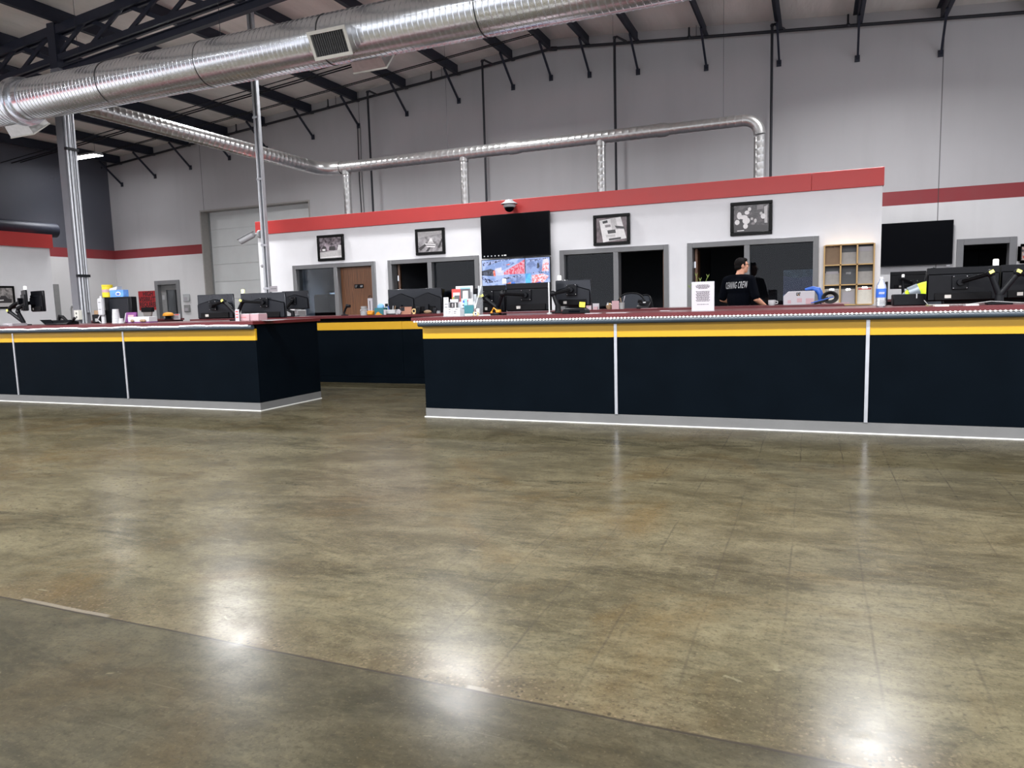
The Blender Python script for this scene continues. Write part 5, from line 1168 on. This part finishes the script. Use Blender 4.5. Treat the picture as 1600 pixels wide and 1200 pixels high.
for k, (px, py) in enumerate(((1088, 433), (1082, 450), (1106, 435), (1077, 451), (1094, 440))):
    e_ = Vector((PY(px, 480, 10.0).x-t.location.x, .0, hgt(px, py, 10.0)+.03)); mb('green_leaf').tube([(0, 0, .1), e_*.5+Vector((0, 0, .06)), e_], [.005, .005, .003], 6).build('stem', t)
    g = mb('green_leaf')
    for s_ in (-1, 1): g.prism([(e_.x, e_.z-.02), (e_.x+s_*.014, e_.z+.006), (e_.x+s_*.02, e_.z+.03), (e_.x+s_*.004, e_.z+.005)], -.003, .003)
    g.build('leaf', t)

# white equipment carton with black letters
Y = 9.92; W = wid(1223.5, 1272.5, Y); hh = hgt(1248, 455, Y); t = thing('equipment_box', 'white clipped-corner carton with black letters on the rear counter', 'box', on(1248, Y))
mb('paper').prism([(-W/2, 0), (W/2, 0), (W/2, hh), (-W*.34, hh), (-W/2, hh*.66)], 0, .22).build('carton', t, bevel=.006)
g = mb('grey_file').bx(-W*.36, -W*.25, -.002, 0, .02, hh*.36).bx(-W*.06, W*.1, -.002, 0, hh*.18, hh*.48).bx(W*.22, W*.47, -.002, 0, hh*.04, hh*.46); g.ms = [MT['pink_paper']]; g.build('label_panel', t)
g = mb('ink').text('CAT', hh*.28, TX(-W*.02, -.001, hh*.78), .001, bold=.004, fit=W*.14); g.m('toy_yellow').prism([(-W*.035, hh*.70), (W*.002, hh*.70), (-W*.018, hh*.76)], -.004, -.002); g.build('lettering', t, smooth=False)
t = thing('blue_garment', 'blue garment lying on top right of the white lettered carton', 'garment', on(1276, 10.0, ZT)); q = lambda px, py: Vector((PY(px, 480, 10.0).x-t.location.x, .0, hgt(px, py, 10.0)))
g = mb('blue'); g.tube([Vector((-.14, .02, hh+.02)), Vector((-.05, .02, hh+.034)), q(1277.5, 453), q(1281.5, 460), q(1281.5, 466), q(1283, 472), Vector((.06, .0, .025))], [.014, .026, .04, .036, .03, .03, .024], 12); g.build('cloth', t)
t = thing('cable_coil', 'coiled dark cable right of the white lettered carton', 'cable', on(1294, 9.9)); g = mb('rubber')
for k in range(4): g.tube([(.09*math.cos(a)*(1-.12*k)+.02, .02*k, .085+.07*math.sin(a)*(1-.12*k)) for a in [2*PI*i/24 for i in range(25)]], .009, 8)
g.build('coil', t); mb('rubber').tube([(-.16, 0, .02), (-.06, .0, .04), (.0, 0, .08)], .02, 8).build('plug_end', t); mb('blue').tube([(-.2, -.02, .02), (-.05, -.02, .06), (.06, -.02, .09)], .007, 8).build('cord', t)
t = thing('white_mug', 'small white rounded cup just left of the lettered carton', 'cup', on(1206, 9.95)); mb('white').lathe([(.03, 0), (.045, .02), (.045, .07), (.038, .07), (.035, .02), (0, .015)], (0, 0, 0), 18).build('cup', t); mb('white').tube([(.04, 0, .055), (.07, 0, .05), (.07, 0, .025), (.04, 0, .02)], .006, 8).build('handle', t)

# water bottle
Y = 7.05; hh = hgt(1376, 432.5, Y); r_ = wid(1367.5, 1384, Y)/2; t = thing('water_bottle', 'clear plastic water bottle with a blue label on the right counter', 'bottle', on(1376, Y))
mb('clear_plastic').lathe([(r_*.8, .0), (r_, .012), (r_*.94, hh*.12), (r_, hh*.16), (r_*.95, hh*.24), (r_, hh*.3), (r_, hh*.62), (r_*.9, hh*.72), (r_*.45, hh*.86), (r_*.36, hh*.92), (0, hh*.92)], (0, 0, 0), 24).build('body', t)
mb('blue').lathe([(r_*1.01, hh*.32), (r_*1.012, hh*.33), (r_*1.012, hh*.60), (r_*1.01, hh*.61)], (0, 0, 0), 24).build('label_band', t)
g = mb('white')
for k in range(5): g.prism([(-r_*.5+r_*.22*k, hh*.43), (-r_*.36+r_*.22*k, hh*.43), (-r_*.3+r_*.22*k, hh*.5), (-r_*.42+r_*.22*k, hh*.5)], -r_*1.03, -r_*.7)
g.build('print', t); mb('white').lathe([(r_*.42, hh*.92), (r_*.42, hh), (0, hh)], (0, 0, 0), 20).build('cap', t)
# right work area
t, W, Hh = block('receipt_printer', 'low black printer box right of the water bottle', 'printer', (1395, 459.5, 1447), 7.5, 'black_plastic', .2, bevel=.008); mb('light_grey').bx(W*.19, W*.22, -.004, 0, Hh*.62, Hh*1.02).build('paper_lip', t); mb('dark_grey').bx(-W*.2, -W*.02, -.002, 0, Hh*.24, Hh*.27).build('badge', t)
t, W, Hh = block('small_box', 'small dark box just right of the bottle behind the counter', 'box', (1383, 440, 1386.5), 7.9, 'black_plastic', .08)
t = thing('cable', 'black cable looping over the right counter under the widest monitor', 'cable', on(1505, 6.95)); q = lambda px, py: Vector((PY(px, 480, 6.95).x-t.location.x, .0, hgt(px, py, 6.95)))
mb('mid_grey').tube([Vector((-.28, .03, .05)), Vector((-.25, .02, .012)), Vector((0, .0, .006)), Vector((.2, .03, .03)), Vector((.42, .03, .012))], .0032, 6).build('cord', t)

def chair(label, x, y, rz, zs, ztop, bw, group='office chairs behind the counters'):
    t = thing('office_chair', label, 'chair', (x, y, 0), rz, group)
    prof = []; n = 14; h0 = zs+.06
    out = [(bw/2*math.copysign(abs(math.cos(a))**.7, math.cos(a)), h0+.05+(ztop-h0-.05)*max(0, math.sin(a))**.75) for a in [PI*i/n for i in range(n+1)]] + [(-bw/2*.8, h0), (bw/2*.8, h0)]
    g = mb('chair_fabric').prism(out, -.27, -.22); g.build('backrest', t, bevel=.02, seg=2); g = mb('black_plastic')
    g.tube([(a, -.245, b) for a, b in out[:n+1]], .014, 8); g.build('back_rim', t); mb('black_plastic').beam((0, -.25, zs+.1), (0, -.16, zs-.03), .06, .03).build('back_bar', t)
    mb('black_matte').bx(-.25, .25, -.22, .25, zs-.05, zs+.03).build('seat', t, bevel=.03, seg=2); mb('chrome').tube([(0, 0, .1), (0, 0, zs-.05)], .03, 14).build('gas_column', t)
    for k in range(5):
        a = 2*PI*k/5+.3; v = Vector((math.cos(a), math.sin(a), 0)); l_ = mb('black_plastic').tube([Vector((0, 0, .12)), v*.3+Vector((0, 0, .075))], [.03, .02], 10).build('leg', t); mb('rubber').tube([v*.3+Vector((-.02, 0, .03)), v*.3+Vector((.02, 0, .03))], .03, 12).build('caster', l_)
    return t
yc = 11.35
for px, a, b, top, nm, dy in ((986, 962, 1011, 458, 'wide black chair back behind the rear counter before the third office', 0), (1023, 1011, 1034, 460, 'narrower black chair back right of the wide one', .55)):
    W = wid(a, b, yc+dy)*(1.0 if dy == 0 else 1.25); chair(nm, PY((a+b)/2+(0 if dy == 0 else -3), 480, yc+dy).x, yc+dy+.25, 0 if dy == 0 else -.5, .78, PY(px, top, yc).z, W)
yc = 9.0; ch = chair('high-backed black chair with the bright yellow jacket, right of the bottle', PY(1443, 450, yc).x+.05, yc+.25, .15, .7, PY(1441, 420, yc).z, wid(1432, 1466, yc))
# jacket draped on that chair
X0 = PY(1443, 450, yc).x; t = thing('safety_jacket', 'bright yellow safety jacket with grey bands draped on the high-backed chair', 'jacket', (X0, yc-.09, PY(1430, 456, yc).z))
q = lambda px, py, dy=0: Vector((PY(px, 450, yc).x-X0, dy, PY(px, py, yc).z-t.location.z))
mb('hivis').tube([q(1412, 463), q(1417, 459.5), q(1423, 457), q(1430, 454.5), q(1440, 452), q(1452, 450)], [.02, .04, .055, .065, .075, .08], 14).build('sleeve', t)
mb('hivis').tube([q(1441, 452, -.02), q(1443.5, 458, -.03), q(1444.5, 464, -.03), q(1445, 467, -.03)], [.06, .055, .045, .02], 12).build('sleeve', t)
d_ = (q(1430, 454.5)-q(1423, 457)).normalized(); a_ = q(1426.5, 455.8)
mb('reflective').tube([a_-d_*.05, a_+d_*.05], [.066, .073], 14).build('reflective_band', t); mb('reflective').tube([q(1410.5, 463.5), q(1414.5, 461)], [.03, .04], 14).build('reflective_band', t)
# blue landscape screen inside the fourth office
x0, x1, z0, z1 = RY(1222, 419, 1300, 480, YO+1.2); t = thing('wall_screen', 'blue landscape screen seen through the fourth office glass', 'screen', ((x0+x1)/2, YO+1.2, 0)); W = x1-x0
mb('black_plastic').bx(-W/2, W/2, 0, .05, z0-.1, z1).build('housing', t, bevel=.004); SB = screen_mat('dusk_sky', (64, 70, 104), (84, 84, 120), 2, .34)
g = mb(SB).bx(-W/2+.02, W/2-.02, -.003, 0, z0-.08, z1-.02); hz_ = z1-z0
def lay(k, pts, i): g.m(k).face([(-W/2+.02+u*(W-.04), -.0035-.0004*i, z0-.08+v*(hz_+.06)) for u, v in pts])
lay(screen_mat('dusk_cloud', (50, 66, 82), (70, 92, 110), 5, .34), [(0, .86), (.3, .8), (.6, .84), (1, .76), (1, 1), (0, 1)], 0); lay(screen_mat('snow_ridge', (96, 132, 178), (124, 158, 204), 6, .42), [(0, .0), (1, .0), (1, .5), (.7, .48), (.4, .42), (0, .42)], 1); lay(screen_mat('deep_water', (36, 70, 128), (56, 96, 160), 7, .36), [(0, .0), (1, 0), (1, .32), (.55, .34), (.3, .2), (0, .22)], 2)
g.build('display', t, smooth=False, fix=False); mb('black_matte').bx(-.2, .2, -.1, .15, 0, .02).bx(-.03, .03, .01, .05, .02, z0-.05).build('stand', t)
# lit screen and dark cabinet inside the first office
t = thing('computer_monitor', 'lit blue-white screen inside the first office seen through its glass', 'monitor', PY(523, 470, YO+1.9), -.6, 'office interior screens'); mb('black_plastic').bx(-.32, .32, 0, .03, -.2, .22).build('housing', t); mb(screen_mat('desk_screen', (150, 190, 236), (220, 232, 246), 9, .8)).bx(-.3, .3, -.003, 0, -.18, .2).build('screen', t)
mb('black_plastic').bx(-.04, .04, .03, .06, -t.location.z+.02, 0).bx(-.2, .2, -.1, .15, -t.location.z, -t.location.z+.02).build('stand', t)
x0, x1, z0, z1 = RY(492, 460, 515, 494, YO+1.0); t = thing('storage_cabinet', 'dark storage cabinet standing inside the first office', 'cabinet', ((x0+x1)/2, YO+1.0, 0)); W = x1-x0
mb('black_plastic').bx(-W/2, W/2, 0, .5, 0, z1).build('body', t, bevel=.006); 
for s_ in (-1, 1):
    dd_ = mb('dark_grey').bx(min(0, s_*W*.49), max(0, s_*W*.49), -.02, 0, .06, z1-.03).build('door', t); mb('chrome').tube([(s_*.03, -.03, z1*.5), (s_*.03, -.03, z1*.62)], .008, 8).build('handle', dd_)

# ================================================================== THE MAN
def organic(name, parent, mat, prims, voxel, smooth=6, mats=None):
    """blend overlapping tapered volumes into one continuous skin"""
    b = mb(mat)
    for p in prims:
        if p[0] == 's': b.sph(p[1], p[2], 20, p[3] if len(p) > 3 else None)
        else: b.tube(p[1], p[2], 16); [b.sph(q, r_ if isinstance(r_, float) else r_, 14) for q, r_ in zip(p[1], p[2] if isinstance(p[2], list) else [p[2]]*len(p[1]))]
    o = b.build(name, None)
    m = o.modifiers.new('r', 'REMESH'); m.mode = 'VOXEL'; m.voxel_size = voxel
    m = o.modifiers.new('s', 'SMOOTH'); m.iterations = smooth; m.factor = .5
    bpy.context.view_layer.update(); me = bpy.data.meshes.new_from_object(o.evaluated_get(bpy.context.evaluated_depsgraph_get()))
    old = o.data; o.modifiers.clear(); o.data = me; bpy.data.meshes.remove(old); me.name = name
    if not me.materials: me.materials.append(MT[mat])
    me.shade_smooth(); o.parent = parent; return o
YMAN = 12.05; pm_ = PY(1154, 440, YMAN)
man = thing('person', 'man in a dark navy crew t-shirt seen from behind, glasses, looking right', 'person', (pm_.x, YMAN, 0), -.42)
V3 = Vector
HC = V3((.02, .06, 1.675)); HR = Rz(-.75)           # head centre and turn to the right
def hd(x, y, z): return HC + HR @ V3((x, y, z))
def hand(w, d, up, side):
    """palm, four bent fingers of different length and a thumb leaving the side of the palm"""
    d = d.normalized(); s_ = d.cross(up).normalized()*side; up = s_.cross(d).normalized()*side; P_ = []
    P_.append(('t', [w, w+d*.045, w+d*.095], [.024, .030, .028])); P_.append(('t', [w+d*.03+s_*.02, w+d*.09+s_*.028], [.016, .014])); P_.append(('t', [w+d*.03-s_*.02, w+d*.09-s_*.028], [.016, .014]))
    for k, (off_, ln) in enumerate(((.030, .072), (.010, .082), (-.011, .076), (-.031, .06))):
        r0 = w+d*.092+s_*off_; c1 = r0+d*ln*.42-up*.012; c2 = c1+d*ln*.25-up*ln*.26; c3 = c2+d*ln*.04-up*ln*.24; P_.append(('t', [r0, c1, c2, c3], [.0098, .0092, .0086, .0075]))
    t0 = w+d*.035+s_*.026; t1 = t0+s_*.026+d*.03-up*.01; t2 = t1+d*.032+s_*.004-up*.012; P_.append(('t', [t0, t1, t2], [.013, .0115, .0095])); return P_
ls, rs = V3((-.20, 0, 1.455)), V3((.20, .01, 1.455)); le, re = V3((-.30, .02, 1.165)), V3((.295, .0, 1.160)); lw, rw = V3((-.20, .24, 1.10)), V3((.33, .235, 1.045))
prims = [('s', hd(0, -.008, .03), (.074, .096, .098), HR), ('s', hd(0, .03, -.035), (.058, .066, .075), HR), ('s', hd(0, .055, -.075), (.036, .036, .032), HR), ('s', hd(0, .098, .0), (.012, .02, .024), HR), ('s', hd(0, .088, .028), (.012, .02, .024), HR), ('s', hd(0, .092, -.044), (.024, .012, .009), HR),
    ('s', hd(0, .07, .045), (.055, .024, .014), HR), ('s', hd(.036, .07, -.01), (.022, .02, .02), HR), ('s', hd(-.036, .07, -.01), (.022, .02, .02), HR), ('s', hd(.076, -.004, .0), (.011, .022, .034), HR), ('s', hd(-.076, -.004, .0), (.011, .022, .034), HR),
    ('t', [V3((0, .005, 1.46)), V3((.005, .02, 1.54)), V3((.015, .045, 1.60))], [.075, .062, .060]), ('t', [ls+V3((.06, 0, .02)), V3((0, -.005, 1.49)), rs+V3((-.06, 0, .02))], [.05, .062, .05]),
    ('s', (0, .01, 1.33), (.175, .115, .16)), ('s', (0, .015, 1.14), (.16, .11, .16)), ('s', (0, .0, .96), (.165, .115, .12)),
    ('t', [ls, le], [.055, .044]), ('t', [rs, re], [.055, .044]), ('t', [le, le+(lw-le)*.35, lw], [.044, .043, .027]), ('t', [re, re+(rw-re)*.35, rw], [.044, .043, .027]),
    ('t', [V3((-.095, 0, .93)), V3((-.10, .0, .50)), V3((-.105, -.02, .30)), V3((-.105, -.01, .09))], [.088, .055, .054, .036]), ('t', [V3((.095, 0, .93)), V3((.11, .04, .50)), V3((.115, .02, .30)), V3((.115, .02, .09))], [.088, .055, .054, .036]),
    ('t', [V3((-.105, -.03, .055)), V3((-.11, .12, .045))], [.036, .032]), ('t', [V3((.115, .0, .055)), V3((.125, .15, .045))], [.036, .032])]
prims += hand(lw, V3((.5, .85, -.15)), V3((0, 0, 1)), 1) + hand(rw, V3((.12, .9, -.42)), V3((0, 0, 1)), -1)
organic('body', man, 'skin', prims, .008, 4)
hr = [('s', hd(0, -.022, .045), (.081, .096, .094), HR), ('s', hd(0, -.05, -.012), (.072, .064, .058), HR), ('s', hd(0, .032, .098), (.062, .055, .036), HR), ('s', hd(.072, .018, .028), (.009, .018, .03), HR), ('s', hd(-.072, .018, .028), (.009, .018, .03), HR)]
organic('hair', man, 'hair', hr, .007, 3)
g = mb('black_plastic')
for s_ in (-1, 1):
    g.tube([hd(s_*.034+.024*math.cos(a), .1, .014+.017*math.sin(a)) for a in [2*PI*i/14 for i in range(15)]], .0025, 6); g.tube([hd(s_*.060, .1, .02), hd(s_*.079, .07, .022), hd(s_*.084, .0, .022)], .003, 6)
g.tube([hd(-.01, .104, .018), hd(.01, .104, .018)], .0025, 6); g.build('glasses', man)
slv = lambda a, b, f: a+(b-a)*f
sh = [('s', (0, .01, 1.34), (.205, .142, .165)), ('s', (0, .015, 1.16), (.20, .145, .20)), ('s', (0, .01, .985), (.20, .145, .13)), ('t', [ls+V3((.05, 0, .02)), V3((0, -.01, 1.475)), rs+V3((-.05, 0, .02))], [.07, .082, .07]), ('s', (0, -.03, 1.40), (.175, .10, .10)),
      ('t', [ls, slv(ls, le, .45), slv(ls, le, .86)], [.078, .074, .072]), ('t', [rs, slv(rs, re, .45), slv(rs, re, .86)], [.078, .074, .072])]
shirt = organic('t_shirt', man, 'navy_cloth', sh, .012, 6)
organic('trousers', man, 'trouser', [('s', (0, 0, .93), (.185, .135, .12)), ('t', [V3((-.095, 0, .92)), V3((-.10, .0, .50)), V3((-.105, -.01, .12))], [.108, .082, .066]), ('t', [V3((.095, 0, .92)), V3((.11, .04, .50)), V3((.115, .02, .12))], [.108, .082, .066])], .014, 4)
for x, y, a in ((-.108, .05, .0), (.122, .08, -.1)):
    g = mb('black_matte').sph((0, -.03, .045), (.048, .11, .045), 18).sph((0, .09, .034), (.05, .09, .034), 18); g.bx(-.05, .05, -.13, .17, 0, .016); o = g.build('shoe', man); o.location = (x, y-.03, 0); o.rotation_euler = (0, 0, a)
# printed letters wrapped on the back of the shirt
tr = BVHTree.FromPolygons([v.co for v in shirt.data.vertices], [p.vertices for p in shirt.data.polygons])
cu = bpy.data.curves.new('t', 'FONT'); cu.body = 'CLEANING CREW'; cu.size = .1; cu.align_x = 'CENTER'; cu.align_y = 'CENTER'; cu.offset = .0015; cu.space_character = 1.22; cu.resolution_u = 3
ob = bpy.data.objects.new('t', cu); C.objects.link(ob); bpy.context.view_layer.update(); me0 = bpy.data.meshes.new_from_object(ob.evaluated_get(bpy.context.evaluated_depsgraph_get()))
bm0 = bmesh.new(); bm0.from_mesh(me0); bmesh.ops.triangulate(bm0, faces=bm0.faces)
bmesh.ops.subdivide_edges(bm0, edges=[e for e in bm0.edges if e.calc_length() > .02], cuts=2, use_grid_fill=False); bmesh.ops.triangulate(bm0, faces=bm0.faces)
xsz = max(v.co.x for v in bm0.verts)-min(v.co.x for v in bm0.verts); f = .37/xsz
b = mb('white')
vs = []
for v in bm0.verts:
    x, z = v.co.x*f, v.co.y*1.45; x += z*.12; z = 1.375+z + x*.02
    hit = tr.ray_cast(V3((x, -1, z)), V3((0, 1, 0)))[0]; vs.append(b.bm.verts.new(V3((x, (hit.y if hit else -.12)-.003, z))))
for fc in bm0.faces:
    try: b._tag([b.bm.faces.new([vs[v.index] for v in fc.verts])])
    except ValueError: pass
lab(b.build('lettering', man, smooth=False, fix=False), 'white capitals across the back of the shirt'); bm0.free(); bpy.data.meshes.remove(me0); bpy.data.objects.remove(ob); bpy.data.curves.remove(cu)
